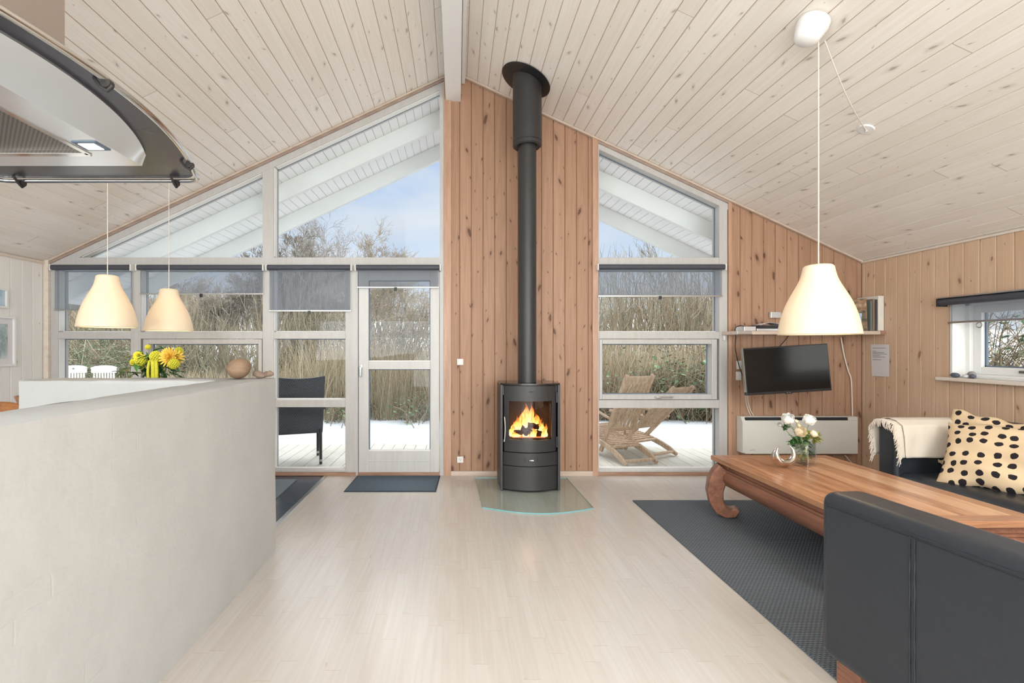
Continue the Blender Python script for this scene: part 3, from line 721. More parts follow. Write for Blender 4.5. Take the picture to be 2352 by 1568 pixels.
# right wall blind
xb_ = XR-.055; ya, yb2 = XR*F/(2160-CX)-.0, WY0-.1; zt = 1.665
ya = (XR-.055)*F/(2160-CX)
r = thing('roller_blind', 'grey roller blind on the small window above the sofa', 'blind', (xb_, (ya+yb2)/2, zt), group=None)
mb = MB(); mb.cyl((xb_, ya, zt), (xb_, yb2, zt), .028, 20); mb.build('roller_tube', M['roller'], r, smooth=40)
mb = MB(); mb.box(XR-.085, XR-.001, yb2, ya, zt+.028, zt+.04); mb.build('top_rail', M['metal'], r, bevel=.002)
mb = MB(); mb.box(xb_+.024, xb_+.025, yb2+.03, ya-.06, zt-.165, zt); mb.build('screen_fabric', M['blind'], r)
mb = MB(); mb.cyl((xb_+.024, yb2+.02, zt-.17), (xb_+.024, ya-.04, zt-.17), .008, 10); mb.build('bottom_bar', M['metal'], r, smooth=40)
mb = MB(); yy = XR*F/(2261-CX); mb.tube([(xb_+.015, yy+.02*math.cos(a*PI/6), zt-.20+.02*math.sin(a*PI/6)) for a in range(12)], .004, 6, closed=True); mb.build('pull_tab', M['metal'], r)
mb = MB(); mb.box(xb_-.03, XR-.001, ya-.006, ya+.008, zt-.035, zt+.03); mb.build('bracket', M['blackp'], r, bevel=.002)

# ------------------------------------------------------------------ kitchen partition
def partition():
    mb = MB(); T = 1.10
    poly = [(-1.15, -3.3), (-1.15, 3.06), (-2.56, 3.06), (-2.56, 2.82), (-1.41, 2.82), (-1.41, -3.3)]
    def nz(p, a=.005):
        v = noise.noise_vector(Vector(p)*5.0)*a + noise.noise_vector(Vector(p)*17.0)*a*.5
        return Vector(p)+v
    n = len(poly)
    zs = [0, .2, .4, .6, .75, .9, 1.0, 1.05, 1.08, 1.095]
    dn = []
    for i in range(n):
        a, b_ = Vector(poly[i]), Vector(poly[(i+1) % n]); L = (b_-a).length; k = max(1, int(L/.05))
        for j in range(k): dn.append(a.lerp(b_, j/k))
    N = len(dn); vs = []
    for z in zs+[1.1]:
        for p in dn:
            q = nz((p.x, p.y, z)); q.z = z if z < 1 else q.z
            if z >= 1.1:
                q = nz((p.x, p.y, 1.1)); q.z = 1.1+noise.noise(Vector((p.x, p.y, 0))*9)*.004
                # pull in slightly for a chipped rounded edge
                c = Vector((-1.28, min(p.y, 2.94))) if p.x > -1.45 or p.y < 2.8 else Vector((p.x, 2.94))
                dr = (c-p); dr = dr.normalized()*.007 if dr.length > 0 else dr
                q.x += dr.x; q.y += dr.y
            vs.append(q)
    fs = [(k*N+i, k*N+(i+1) % N, (k+1)*N+(i+1) % N, (k+1)*N+i) for k in range(len(zs)) for i in range(N)]
    mb.add(vs, fs); top = vs[-N:]
    mb.add(top, [tuple(range(N))])
    o = mb.build('wall_kitchen', M['brick'], smooth=50, weld=True); return struct(o, 'white painted brick half height partition around the kitchen', 'wall')
partition()
# wooden ball and driftwood on the partition
c = P(550, 869, 3.0)
mb = MB(); R_ = .068
vs = MB(); vs.ball((0, 0, 0), R_, 28, 18, sc=(1.02, .98, .93))
vs.v = [(x*(1+.07*math.sin(z*18))+.004*math.sin(z*30), y*(1+.05*math.sin(z*18)), z) for x, y, z in vs.v]
vs.v = [(x, y, z+R_*.93) for x, y, z in vs.v]
o = vs.build('wooden_ball', M['stonew'], smooth=60, weld=True); o.location = (c.x+.01, 2.97, 1.1); o.rotation_euler = (.0, .0, .4)
tag(o, 'round smooth wooden ball sitting on the end of the white partition', 'ornament')
mb = MB()
pts = [Vector((-.055+.022*i, .006*math.sin(i*2), .022+.006*math.sin(i*1.3+1))) for i in range(7)]
mb.tube(pts, [.012, .022, .024, .017, .014, .02, .008], 10)
mb.tube([(-.0, 0, .02), (.03, .01, .033), (.06, .0, .036)], [.008, .01, .004], 8)
mb.v = [tuple(Vector(p)+noise.noise_vector(Vector(p)*60)*.004) for p in mb.v]
zmin = min(p[2] for p in mb.v); mb.v = [(p[0], p[1], p[2]-zmin) for p in mb.v]
o = mb.build('driftwood', M['driftwood'], smooth=60); o.location = (-1.215, 3.0, 1.101); o.rotation_euler = (0, 0, -.1)
tag(o, 'small gnarled piece of driftwood beside the wooden ball', 'ornament')

# ------------------------------------------------------------------ stove
SX = .655; sv = thing('wood_stove', 'black wood burning stove with a lit fire on a glass hearth', 'stove', (SX, 4.45, .011))
yf0, bul, hw = 4.348, .075, .24
def fy(x): return yf0-bul*(1-((x-SX)/hw)**2)
def arcpanel(mb, xa, xb, za, zb, off=0, th=.018, n=20):
    vs = []
    for i in range(n+1):
        x = xa+(xb-xa)*i/n; y = fy(x)+off
        for yy, zz in ((y, za), (y, zb), (y+th, zb), (y+th, za)): vs.append((x, yy, zz))
    fs = []
    for i in range(n):
        for k in range(4): fs.append((4*i+k, 4*i+(k+1) % 4, 4*i+4+(k+1) % 4, 4*i+4+k))
    fs += [(0, 1, 2, 3), (4*n+3, 4*n+2, 4*n+1, 4*n)]
    mb.add(vs, fs)
mb = MB()                        # body: sides, back, shelves
for s_ in (-1, 1):
    xx = SX+s_*.257; mb.box(xx-.011, xx+.011, 4.325, 4.68, .011, .955)
mb.box(SX-.25, SX+.25, 4.60, 4.66, .011, .95); mb.box(SX-.25, SX+.25, 4.36, 4.62, .44, .46); mb.box(SX-.25, SX+.25, 4.36, 4.62, .86, .95); mb.box(SX-.245, SX+.245, 4.36, 4.62, .02, .1)
mb.build('body', M['black'], sv, bevel=.003)
mb = MB(); n = 24
poly = [(SX-.268+.536*i/n, yf0-.012-(bul+.006)*(1-((-.268+.536*i/n)/.268)**2)) for i in range(n+1)]+[(SX+.268-.536*i/n, 4.66+.035*(1-((.268-.536*i/n)/.268)**2)) for i in range(n+1)]
mb.xy(poly, .955, .970); mb.build('top_plate', M['stovetop'], sv, bevel=.002)
mb = MB(); arcpanel(mb, SX-.232, SX-.190, .360, .948); arcpanel(mb, SX+.190, SX+.232, .360, .948); arcpanel(mb, SX-.190, SX+.190, .360, .468); arcpanel(mb, SX-.190, SX+.190, .812, .948)
dr = mb.build('door', M['black'], sv, smooth=30)
mb = MB(); arcpanel(mb, SX-.196, SX+.196, .460, .820, .008, .004); mb.build('pane', M['sglass'], dr, smooth=30)
mb = MB(); hx = SX-.236
mb.tube([(hx-.006+.014*math.cos(t*1.2), yf0-.065, .565+.11*t) for t in [-1+.2*i for i in range(11)]], .0065, 10)
for t in (-.8, .8): mb.cyl((hx-.006+.008, yf0-.065, .565+.11*t), (hx+.01, yf0-.01, .565+.11*t), .004, 8)
mb.build('handle', M['metal'], dr, smooth=50)
for z in (.53+.31, .39+.05):
    mb = MB(); mb.box(SX+.232, SX+.245, yf0-.02, yf0+.0, z-.045, z+.05); mb.build('hinge', M['blackp'], dr, bevel=.002)
mb = MB()
for i in (-1, 0, 1): mb.box(SX-.0+i*.014-.006, SX+i*.014+.006, fy(SX)-.002, fy(SX)+.002, .893, .899)
mb.build('air_slot', M['dark'], dr)
mb = MB(); arcpanel(mb, SX-.245, SX+.245, .238, .353, -.004); ad = mb.build('ash_drawer', M['black'], sv, smooth=30)
mb = MB(); mb.ball((SX-.012, fy(SX)-.014, .292), .009, 12, 8); mb.box(SX-.012, SX+.02, fy(SX)-.012, fy(SX)-.006, .288, .296); mb.build('knob', M['chrome'], ad, smooth=60)
for s_ in (-1, 1): mb = MB(); mb.box(SX+s_*.055-.003, SX+s_*.055+.003, fy(SX+.05)-.007, fy(SX)+.003, .28, .305); mb.build('air_slot', M['dark'], ad)
mb = MB(); arcpanel(mb, SX-.245, SX+.245, .022, .231, 0); mb.build('lower_panel', M['black'], sv, smooth=30)
M['lining'] = simple('fire_brick', rgb(74, 56, 48), .9, var=.15, nscale=12)
mb = MB(); mb.box(SX-.235, SX-.21, 4.36, 4.60, .46, .86); mb.box(SX+.21, SX+.235, 4.36, 4.60, .46, .86); mb.box(SX-.235, SX+.235, 4.57, 4.6, .46, .86); mb.box(SX-.235, SX+.235, 4.36, 4.6, .46, .468)
mb.build('firebox_lining', M['lining'], sv)
# flue
PX_, PY_ = .645, 4.45
mb = MB(); mb.cyl((PX_, PY_, .971), (PX_, PY_, 2.1), .083, 40); mb.build('flue_pipe', M['black'], sv, smooth=40)
mb = MB(); zt_ = ceil_z(PX_)
mb.tube([(PX_, PY_, 3.225-.09), (PX_, PY_, 3.225), (PX_, PY_, zt_+.1)], [.118, .132, .132], 48)
zj = Z(325, PY_-.13)
mb = MB(); mb.lathe([(.086, zj+.012), (.118, zj), (.131, zj+.012), (.132, zj+.04), (.128, zj+.045), (.132, zj+.05), (.132, zt_+.08)], (PX_, PY_, 0), 48)
mb.build('flue_jacket', M['black'], sv, smooth=35)
mb = MB(); mb.cyl((PX_, PY_, 2.1), (PX_, PY_, zj+.02), .083, 40); mb.build('flue_pipe', M['black'], sv, smooth=40)
mb = MB(); ang = math.atan(SL); Mx = Matrix.Rotation(ang, 4, 'Y')
mb.lathe([(0, -.012), (.225, -.012), (.24, -.008), (.24, -.002), (0, -.002)], (PX_-.01, PY_+.0, ceil_z(PX_-.01)-.004), 56, M=Mx); mb.build('ceiling_rosette', M['blackp'], sv, smooth=30)
# fire
def mkflame():
    b = NB('flames'); tc = b.n('ShaderNodeTexCoord'); s_ = b.n('ShaderNodeSeparateXYZ'); b.l(tc.outputs['Generated'], s_.inputs[0])
    lw = b.n('ShaderNodeLayerWeight'); lw.inputs[0].default_value = .35
    nz = b.noise(tc.outputs['Object'], 26, 3)
    t = b.math('ADD', s_.outputs[2], b.math('MULTIPLY', b.math('SUBTRACT', nz, .5), .5))
    t2 = b.math('ADD', t, b.math('MULTIPLY', lw.outputs['Facing'], .35))
    c = b.ramp(t2, [(.1, (1, .82, .36, 1)), (.5, (1, .60, .12, 1)), (.8, (1, .28, .02, 1)), (1., (.8, .08, 0, 1))])
    em = b.n('ShaderNodeEmission'); b.l(c, em.inputs[0]); b.l(b.ramp(t2, [(.1, .5), (.9, .16)]), em.inputs[1])
    ml = b.math('MULTIPLY', b.ramp(t2, [(.1, .5), (.9, .16)]), 4.6); b.l(ml, em.inputs[1])
    tr = b.n('ShaderNodeBsdfTransparent'); mx = b.n('ShaderNodeMixShader')
    al = b.math('SUBTRACT', 1.12, t2, clamp=True); al = b.math('MULTIPLY', al, 1.5, clamp=True)
    b.l(al, mx.inputs[0]); b.l(tr.outputs[0], mx.inputs[1]); b.l(em.outputs[0], mx.inputs[2]); b.l(mx.outputs[0], b.out.inputs[0]); return b.m
M['flame'] = mkflame()
fire = thing('fire', 'orange flames burning around the logs inside the stove', 'fire', (SX, 4.45, .469))
random.seed(11)
def flame(x, y, z, h, r, lean=0, seed=0):
    mb = MB(); n = 12; k = 12; vs = []
    for i in range(k+1):
        t = i/k; rr = r*(math.sin(PI*min(1, t*.85+.15))**.8)*(1-t)**.9*1.3+.0006
        cx = x+lean*t*t+.35*r*math.sin(t*7+seed)*t; cy = y
        for j in range(n):
            a = 2*PI*j/n; wv = 1+.3*math.sin(3*a+seed+t*5)
            vs.append((cx+rr*wv*math.cos(a), cy+rr*.5*wv*math.sin(a), z+h*t))
    mb.add(vs, [(i*n+j, i*n+(j+1) % n, (i+1)*n+(j+1) % n, (i+1)*n+j) for i in range(k) for j in range(n)])
    mb.build('flame', M['flame'], fire, smooth=80)
for q in ((-.14, 4.46, .47, .12, .035, -.01), (-.10, 4.48, .50, .17, .045, .0), (-.055, 4.49, .53, .16, .05, .01), (-.015, 4.5, .56, .225, .045, -.005), (.03, 4.5, .56, .215, .042, .005),
          (.07, 4.49, .54, .15, .05, .01), (.11, 4.48, .51, .13, .04, .015), (.15, 4.45, .47, .13, .03, .015), (-.02, 4.43, .47, .07, .03, 0), (.045, 4.42, .47, .10, .03, 0), (-.12, 4.42, .47, .06, .04, -.01),
          (.0, 4.52, .50, .17, .08, 0), (.13, 4.42, .469, .075, .02, .02)):
    flame(SX+q[0], q[1], q[2], q[3], q[4], q[5], random.random()*6)
for i in range(14):
    x = random.uniform(-.14, .15); flame(SX+x, random.uniform(4.44, 4.52), .50+.05*(1-abs(x)/.15), random.uniform(.06, .13)+.09*(1-abs(x)/.15), random.uniform(.010, .018), random.uniform(-.015, .015), random.random()*6)
mb = MB(); mb.box(SX-.15, SX+.15, 4.40, 4.54, .468, .474)
M['ember'] = mkshade('embers', (1, .12, .01, 1), .7)
mb.build('ember_bed', M['ember'], fire)
M['log'] = simple('charred_log', rgb(66, 42, 34), .9, var=.4, nscale=30, bstr=.8, bdist=.006)
for i, (a, b_, r_) in enumerate([((-.13, 4.44, .50), (-.03, 4.46, .515), .030), ((.03, 4.44, .50), (.12, 4.45, .50), .032), ((-.07, 4.45, .553), (.02, 4.47, .52), .028), ((-.005, 4.44, .575), (.095, 4.46, .556), .030), ((-.03, 4.41, .50), (.02, 4.5, .53), .026)]):
    mb = MB(); A = Vector((SX+a[0], a[1], a[2])); B_ = Vector((SX+b_[0], b_[1], b_[2]))
    mb.tube([A.lerp(B_, t/5) for t in range(6)], [r_*(.93+.1*math.sin(t*2+i)) for t in range(6)], 9)
    o = mb.build('fire_log', M['log'], None, smooth=30, loc=((A+B_)/2)); tag(o, 'charred log burning in the stove', 'log', 'logs burning in the stove')
fl = bpy.data.lights.new('fire_light', 'POINT'); fl.energy = .35; fl.color = (1, .45, .14); fl.shadow_soft_size = .06
fo = bpy.data.objects.new('fire_light', fl); COL.objects.link(fo); fo.location = (SX, 4.40, .66)
# hearth plate
mb = MB(); pl = [(.18, 4.75), (.20, 3.88)]
for i in range(1, 16): t = i/16; pl.append((.20+.89*t, 3.88-.02*t-.135*math.sin(PI*t)))
pl += [(1.09, 3.86), (1.075, 4.75)]
mb.xy(pl, .001, .011, 0, 1); o = mb.build('hearth_plate', [M['hearth'], M['hedge']], bevel=.002)
tag(o, 'clear glass floor plate with a curved front edge under the stove', 'hearth plate')

# ------------------------------------------------------------------ mats
mb = MB(); mb.xy([(-1.0, 4.33), (-.2, 4.33), (-.18, 4.82), (-.985, 4.82)], .002, .009); dm = mb.build('pile', M['mat'])
r = thing('door_mat', 'dark blue grey door mat in front of the terrace door', 'mat', (-.6, 4.57, 0)); 
dm.parent = r; dm.location = (.6, -4.57, 0)
mb = MB(); mb.xy([(-1.012, 4.31), (-.188, 4.31), (-.168, 4.84), (-1.0, 4.84)], .0005, .005); mb.build('rubber_edge', M['matedge'], r)
mb = MB(); mb.xy([(-3.6, 3.2), (-1.53, 3.3), (-1.56, 4.71), (-3.6, 4.71)], -.001, .006); o = mb.build('rug', M['graymat']); tag(o, 'light grey woven rug under the dining table on the dark floor', 'rug')
mb = MB(); mb.box(1.474, 3.2, .9, 4.062, .0005, .009)
o = mb.build('rug', M['rug'], bevel=.003); tag(o, 'large dark grey woven rug under the coffee table', 'rug')

# ------------------------------------------------------------------ switches
def plate(px, py, w_, h_, label, name, cat, rocker=True):
    x, z = X(px), Z(py); r = thing(name, label, cat, (x, D, z))
    mb = MB(); mb.box(x-w_/2, x+w_/2, D-.008, D+.004, z-h_/2, z+h_/2); mb.build('cover_plate', M['plate'], r, bevel=.002)
    mb = MB()
    if rocker: mb.box(x-w_*.32, x+w_*.32, D-.013, D-.008, z-h_*.32, z+h_*.32); mb.build('rocker', M['plate'], r, bevel=.002)
    else:
        for dx, dz in ((-.008, .006), (.008, .006), (0, -.008)): mb.cyl((x+dx, D-.0095, z+dz), (x+dx, D-.007, z+dz), .0035, 10)
        mb.build('socket_hole', M['dark'], r)
plate(1057, 831, .062, .062, 'small white light switch on the pine wall right of the door', 'light_switch', 'switch')
plate(1057, 1055, .062, .062, 'white wall socket low on the pine wall right of the door', 'wall_socket', 'socket', False)
plate(1697, 838, .05, .085, 'upper white socket left of the television', 'wall_socket', 'socket', True)
plate(1696, 863, .05, .085, 'lower white socket left of the television', 'wall_socket', 'socket', True)

# ------------------------------------------------------------------ pendant lamps
SHP = [(.372, 1.0), (.378, .93), (.40, .88), (.44, .80), (.51, .72), (.60, .635), (.70, .54), (.79, .44), (.865, .33), (.925, .22), (.968, .11), (1.0, 0.0)]
def pendant(x, y, zb, R, Hh, label, cup=None, swag=None):
    r = thing('pendant_lamp', label, 'lamp', (x, y, zb), group='bell shaped pendant lamps')
    mb = MB(); pr = [(a*R, zb+b_*Hh) for a, b_ in SHP]
    mb.lathe([(.12*R, zb+Hh)]+pr, (x, y, 0), 56); mb.build('lamp_shade', M['shade'], r, smooth=70, solid=.003, sub=1)
    mb = MB(); mb.cyl((x, y, zb+Hh*.80), (x, y, zb+Hh*1.0+.004), .022, 16); mb.build('lamp_holder', M['white'], r, smooth=40)
    mb = MB(); mb.ball((x, y, zb+Hh*.62), .034, 16, 10); mb.cyl((x, y, zb+Hh*.66), (x, y, zb+Hh*.8), .016, 12); mb.build('light_bulb', M['bulb'], r, smooth=60)
    l = bpy.data.lights.new('bulb_light', 'POINT'); l.energy = 1.7; l.color = (1, .86, .64); l.shadow_soft_size = .05
    lo = bpy.data.objects.new('bulb_light', l); COL.objects.link(lo); lo.location = (x, y, zb+Hh*.34)
    zc = ceil_z(x)
    mb = MB(); mb.tube([(x, y, zb+Hh), (x, y, zc-.03)], .0032, 8); mb.build('cord', M['cord'], r, smooth=60)
    if cup is None:
        mb = MB(); mb.lathe([(0, zc-.075), (.035, zc-.075), (.052, zc-.055), (.055, zc+.01)], (x, y, 0), 24); mb.build('ceiling_cup', M['white'], r, smooth=50)
    return r
pendant(P(247, 0, 3.54).x, 3.54, 1.435, .190, .385, 'glowing bell shaped pendant lamp, left and nearer of the two over the dining table')
pendant(P(388, 0, 4.18).x, 4.18, 1.43, .190, .365, 'glowing bell shaped pendant lamp, right and farther of the two over the dining table')
lx, ly = P(1880, 0, 2.7).x, 2.7
r = pendant(lx, ly, 1.362, .194, .392, 'large glowing bell shaped pendant lamp over the coffee table', cup=1)
zc = ceil_z(lx-.02)
mb = MB(); A_ = Vector((lx-.02, ly, zc)); Rm = Matrix.Rotation(ang, 4, 'Y')
mb.lathe([(0, -.135), (.045, -.133), (.062, -.118), (.082, -.04), (.080, -.012), (.055, 0)], A_, 36, M=Rm); mb.build('ceiling_cup', M['white'], r, smooth=60)
hx_, hy_ = P(1990, 287, 3.26).x, 3.26; hzc = ceil_z(hx_)
mb = MB(); mb.lathe([(0, -.012), (.045, -.01), (.048, -.002), (.048, 0)], (hx_, hy_, hzc), 28, M=Rm); mb.cyl((hx_, hy_, hzc-.02), (hx_, hy_, hzc-.005), .006, 8); mb.build('ceiling_outlet', M['white'], r, smooth=40)
mb = MB(); s0 = Vector((lx+.05, ly+.02, zc-.10)); s1 = Vector((hx_, hy_, hzc-.014))
mb.tube([s0.lerp(s1, t/12)-Vector((0, 0, .05*math.sin(PI*t/12))) for t in range(13)], .0035, 8); mb.build('supply_cord', M['cord'], r, smooth=60)

# ------------------------------------------------------------------ cooker hood
def hood():
    Lx = lambda y: 0
    r = thing('cooker_hood', 'steel island cooker hood with dark curved glass canopy and chrome rail', 'cooker hood', (-1.33, 1.1, 1.88))
    zc = 1.92; y0, y1 = .50, 1.80
    def arc(y, xm, xe, ya, yb):
        t = (y-(ya+yb)/2)/((yb-ya)/2); return xm-(xm-xe)*t*t
    def outline(xm, xe, ya, yb, rad, n=28):
        R = []
        for i in range(n+1):
            y = ya+rad+(yb-ya-2*rad)*i/n; R.append((arc(y, xm, xe, ya, yb), y))
        c = (arc(yb-rad, xm, xe, ya, yb)-rad*.9, yb-rad)
        for a in range(1, 7):
            t = a/6*PI/2; R.append((c[0]+rad*.9*math.cos(t), c[1]+rad*math.sin(t)))
        full = list(R); cx = -1.33
        left = [(2*cx-x, y) for x, y in reversed(R)]
        pts = full+left
        c2 = (arc(ya+rad, xm, xe, ya, yb)-rad*.9, ya+rad)
        for a in range(0, 7):
            t = a/6*PI/2; pts.append((2*cx-(c2[0]+rad*.9*math.sin(PI/2-t)), c2[1]-rad*math.cos(PI/2-t)))
        for a in range(0, 7):
            t = a/6*PI/2; pts.append((c2[0]+rad*.9*math.sin(t), c2[1]-rad*math.cos(t)))
        return pts
    o1 = outline(-.824, -.984, y0+.012, y1-.012, .06)
    mb = MB(); mb.xy(o1, zc+.002, zc+.010); mb.build('glass_canopy', M['darkgl'], r, bevel=.002)
    o2 = outline(-.810, -.974, y0, y1, .07)
    mb = MB(); mb.tube([(x, y, zc-.004) for x, y in o2], .0085, 10, closed=True); rl = mb.build('rail', M['chrome'], r, smooth=60)
    for y in (.66, 1.12, 1.62):
        for s_ in (1,):
            x = arc(y, -.810, -.974, y0, y1)
            mb = MB(); mb.tube([(x+.012, y, zc-.016), (x, y, zc-.028), (x-.016, y, zc-.018), (x-.03, y, zc-.0), (x-.03, y, zc+.004)], .0045, 8); mb.tube([(x, y-.008, zc-.012), (x, y+.008, zc-.012)], .0115, 12); mb.build('rail_clip', M['cordb'], rl, smooth=50)
    for x in (-1.046, -1.62):
        y = y1; mb = MB(); mb.tube([(x, y+.012, zc-.016), (x, y, zc-.028), (x, y-.016, zc-.018), (x, y-.035, zc), (x, y-.035, zc+.004)], .0045, 8); mb.tube([(x-.008, y, zc-.012), (x+.008, y, zc-.012)], .0115, 12); mb.build('rail_clip', M['cordb'], rl, smooth=50)
    # steel body: flat underside + bulging fascia rising outward
    ya, yb, zl = .64, 1.555, 1.88
    mb = MB(); n = 32
    flat = []; top = []; top2 = []
    for i in range(n+1):
        y = ya+(yb-ya)*i/n; t = 2*i/n-1
        flat.append((-1.014, y, zl)); xo_ = -.882-.12*t*t
        top.append((xo_, y, zc-.006)); top2.append((xo_-.004, y, zc+.002))
    for i in range(n):
        mb.add([flat[i], flat[i+1], top[i+1], top[i]], [(0, 1, 2, 3)]); mb.add([top[i], top[i+1], top2[i+1], top2[i]], [(0, 1, 2, 3)])
    Lf = [(-2.66-x, y, z) for x, y, z in flat]; Lt = [(-2.66-x, y, z) for x, y, z in top2]
    for i in range(n): mb.add([Lf[i], Lf[i+1], Lt[i+1], Lt[i]], [(0, 1, 2, 3)])
    for q in ((0, -1), (n, 1)):
        i = q[0]; mb.add([flat[i], top[i], top2[i], Lt[i], Lf[i]], [(0, 1, 2, 3, 4)])
    # underside with recess for the filter
    fx0, fx1, fy0, fy1 = -1.55, -1.11, .74, 1.46
    for a in ((-1.646, fx0, ya, yb), (fx1, -1.014, ya, yb), (fx0, fx1, ya, fy0), (fx0, fx1, fy1, yb)): mb.add([(a[0], a[2], zl), (a[1], a[2], zl), (a[1], a[3], zl), (a[0], a[3], zl)], [(0, 1, 2, 3)])
    mb.box(-1.63, -1.03, .66, 1.54, zl+.02, zc+.001)
    mb.build('steel_body', M['steel'], r, weld=True, smooth=25)
    b = NB('filter_mesh'); tcn = b.n('ShaderNodeTexCoord'); ck = b.n('ShaderNodeTexChecker'); ck.inputs['Scale'].default_value = 160; b.l(tcn.outputs['Object'], ck.inputs[0])
    b.bsdf(b.mix(ck.outputs['Fac'], rgb(92, 84, 78), rgb(140, 130, 122)), .45, .6, ck.outputs['Fac'], .4, .002)
    mb = MB(); mb.box(fx0, fx1, fy0, fy1, zl+.006, zl+.012); fm = mb.build('grease_filter', b.m, r)
    mb = MB()
    for a in ((fx0-.008, fx0+.01, fy0, fy1), (fx1-.01, fx1+.008, fy0, fy1), (fx0, fx1, fy0-.008, fy0+.012), (fx0, fx1, fy1-.014, fy1+.010)): mb.box(a[0], a[1], a[2], a[3], zl-.003, zl+.008)
    mb.build('filter_frame', M['chrome'], fm, bevel=.001)
    for ly_ in (1.396, .81):
        mb = MB(); mb.box(-1.092, -1.022, ly_-.03, ly_+.03, zl-.003, zl+.004); lf = mb.build('spotlight', M['gasket'], r)
        mb = MB(); mb.box(-1.080, -1.034, ly_-.02, ly_+.02, zl-.005, zl+.004); mb.build('lens', M['bulb2'], lf)
    mb = MB(); mb.box(-1.71, -.95, .93, 1.17, zc+.01, ceil_z(-1.2)+.3) if False else mb.xz([(-1.71, zc+.010), (-.95, zc+.010), (-.95, ceil_z(-.95)), (-1.71, ceil_z(-1.71))], .93, 1.17)
    mb.build('chimney_duct', M['duct'], r, bevel=.004)
M['bulb2'] = mkshade('hood_lamp_lens', (.95, .97, 1, 1), .8)
hood()

# ------------------------------------------------------------------ sofas
def soft(name, x0, x1, y0, y1, z0, z1, r, mat, par, seg=5, sub_n=10, puff=.0):
    mb = MB(); n = sub_n
    mb.box(x0, x1, y0, y1, z0, z1)
    o = mb.build(name, mat, par, smooth=60, bevel=r, seg=seg, local=True)
    return o
def sofa(root, ya, yb, arms, hgt, tb=.18, dp=.88, name='sofa'):
    # local coords; back outer face x=0, seat towards +x
    soft('backrest', 0, tb, ya+(.006 if arms else 0), yb-(.006 if arms else 0), .102, hgt, .045, M['leather'], root)
    a0, a1 = (ya+.15, yb-.15) if arms else (ya+.01, yb-.01)
    mb = MB(); n, m = 30, 20; hs = .40
    def top(u, v):
        x = tb-.02+(dp-tb+.02)*u; y = a0+(a1-a0)*v
        eu = 1-abs(max(0, (u-.88)/.12))**2.2 if u > .88 else 1
        z = hs+.018*math.sin(PI*min(1, max(0, v)))**.4*math.sin(PI*min(.8, u)+.2)-(1-eu)*.07
        return (x, y, z)
    mb.grid(top, n, m)
    P1 = [top(1, j/m) for j in range(m+1)]
    for j in range(m):
        a, b_ = P1[j], P1[j+1]; mb.quad(a, b_, (b_[0], b_[1], .16), (a[0], a[1], .16))
    for v in (0, 1):
        pts = [top(i/n, v) for i in range(n+1)]
        for i in range(n): mb.quad(pts[i], pts[i+1], (pts[i+1][0], pts[i+1][1], .16), (pts[i][0], pts[i][1], .16))
    mb.quad((tb-.02, a0, .16), (dp, a0, .16), (dp, a1, .16), (tb-.02, a1, .16))
    mb.build('seat_cushion', M['leather'], root, smooth=50, weld=True, local=True)
    soft('seat_base', tb-.02, dp-.02, a0+.005, a1-.005, .10, .17, .015, M['leather'], root)
    if arms:
        soft('armrest', tb*.3, dp, ya, ya+.15, .10, hgt-.02, .03, M['leather'], root); soft('armrest', tb*.3, dp, yb-.15, yb, .10, hgt-.02, .03, M['leather'], root)
    fz = -root.location.z+.0095
    for x in (.05, dp-.12):
        for y in (ya+.03, yb-.13):
            mb = MB(); mb.box(x, x+.07, y, y+.10, fz+root.location.z-.0 if False else .0, .102); mb.build('foot', M['tside'], root, bevel=.004, local=True)
th = math.radians(6.3)
s1 = thing('sofa', 'black leather sofa seen from behind in the lower right corner', 'sofa', (1.402, 1.88, .0095), th)
sofa(s1, -1.75, 0, False, .735)
# seams on the outer back
mb = MB()
def seamline(pts):
    mb.tube(pts, .0022, 6)
for dz in (.040, .052):
    seamline([(-.0015+.0008*math.sin(i*1.7), -.045-1.66*i/90, .735-dz-.0006*math.cos(i*2.1)) for i in range(91)])
for yy in (-.345, -.360, -1.20, -1.215):
    seamline([(-.0015+.0008*math.sin(i*1.3), yy, .13+(.735-.045-.13)*i/30) for i in range(31)])
mb.build('seam', M['stitch'], s1, smooth=60, local=True)
s2 = thing('sofa', 'black leather sofa with box arms against the right wall below the window', 'sofa', (3.985, 3.575, .0095), PI)
sofa(s2, 0, 1.85, True, .752, tb=.2)

# cushions
def cushion(name, loc, rot, wd, hh, th_, label, seed):
    mb = MB(); n = 30
    def f(side):
        def g(u, v):
            a, b_ = 2*u-1, 2*v-1
            ex = (1-abs(a)**3.2)*(1-abs(b_)**3.2); t = th_/2*max(0, ex)**.55
            sx_ = 1-.07*(1-abs(b_)**2)*abs(a)**2; sy = 1-.07*(1-abs(a)**2)*abs(b_)**2
            w_ = noise.noise(Vector((a*1.8+seed, b_*1.8, side)))*.025*ex+.012*ex*math.sin((a*1.3+b_*2.1+seed)*4)
            cr = .012*math.sin(9*a+seed)*abs(b_)**4
            return (a*sx_*wd/2, b_*sy*hh/2+cr, side*t+w_*(1 if side > 0 else .5))
        return g
    mb.grid(f(1), n, n, 0, lambda u, v: (u*wd+seed, v*hh+seed)); mb.grid(f(-1), n, n, 0, lambda u, v: (u*wd+seed+3, v*hh))
    o = mb.build(name, M['dots'], smooth=80, weld=True, sub=1); o.location = loc; o.rotation_euler = rot
    return tag(o, label, 'cushion', 'spotted cushions on the sofa')
cushion('cushion', (3.575, 3.25, .62), (math.radians(68), math.radians(8), math.radians(-68)), .50, .44, .13, 'black spotted beige cushion leaning behind the other one, partly covered', 2.3)
cushion('cushion', (3.43, 2.95, .605), (math.radians(56), math.radians(-3), math.radians(-63)), .72, .47, .17, 'front black spotted beige cushion with the larger visible face', 5.1)

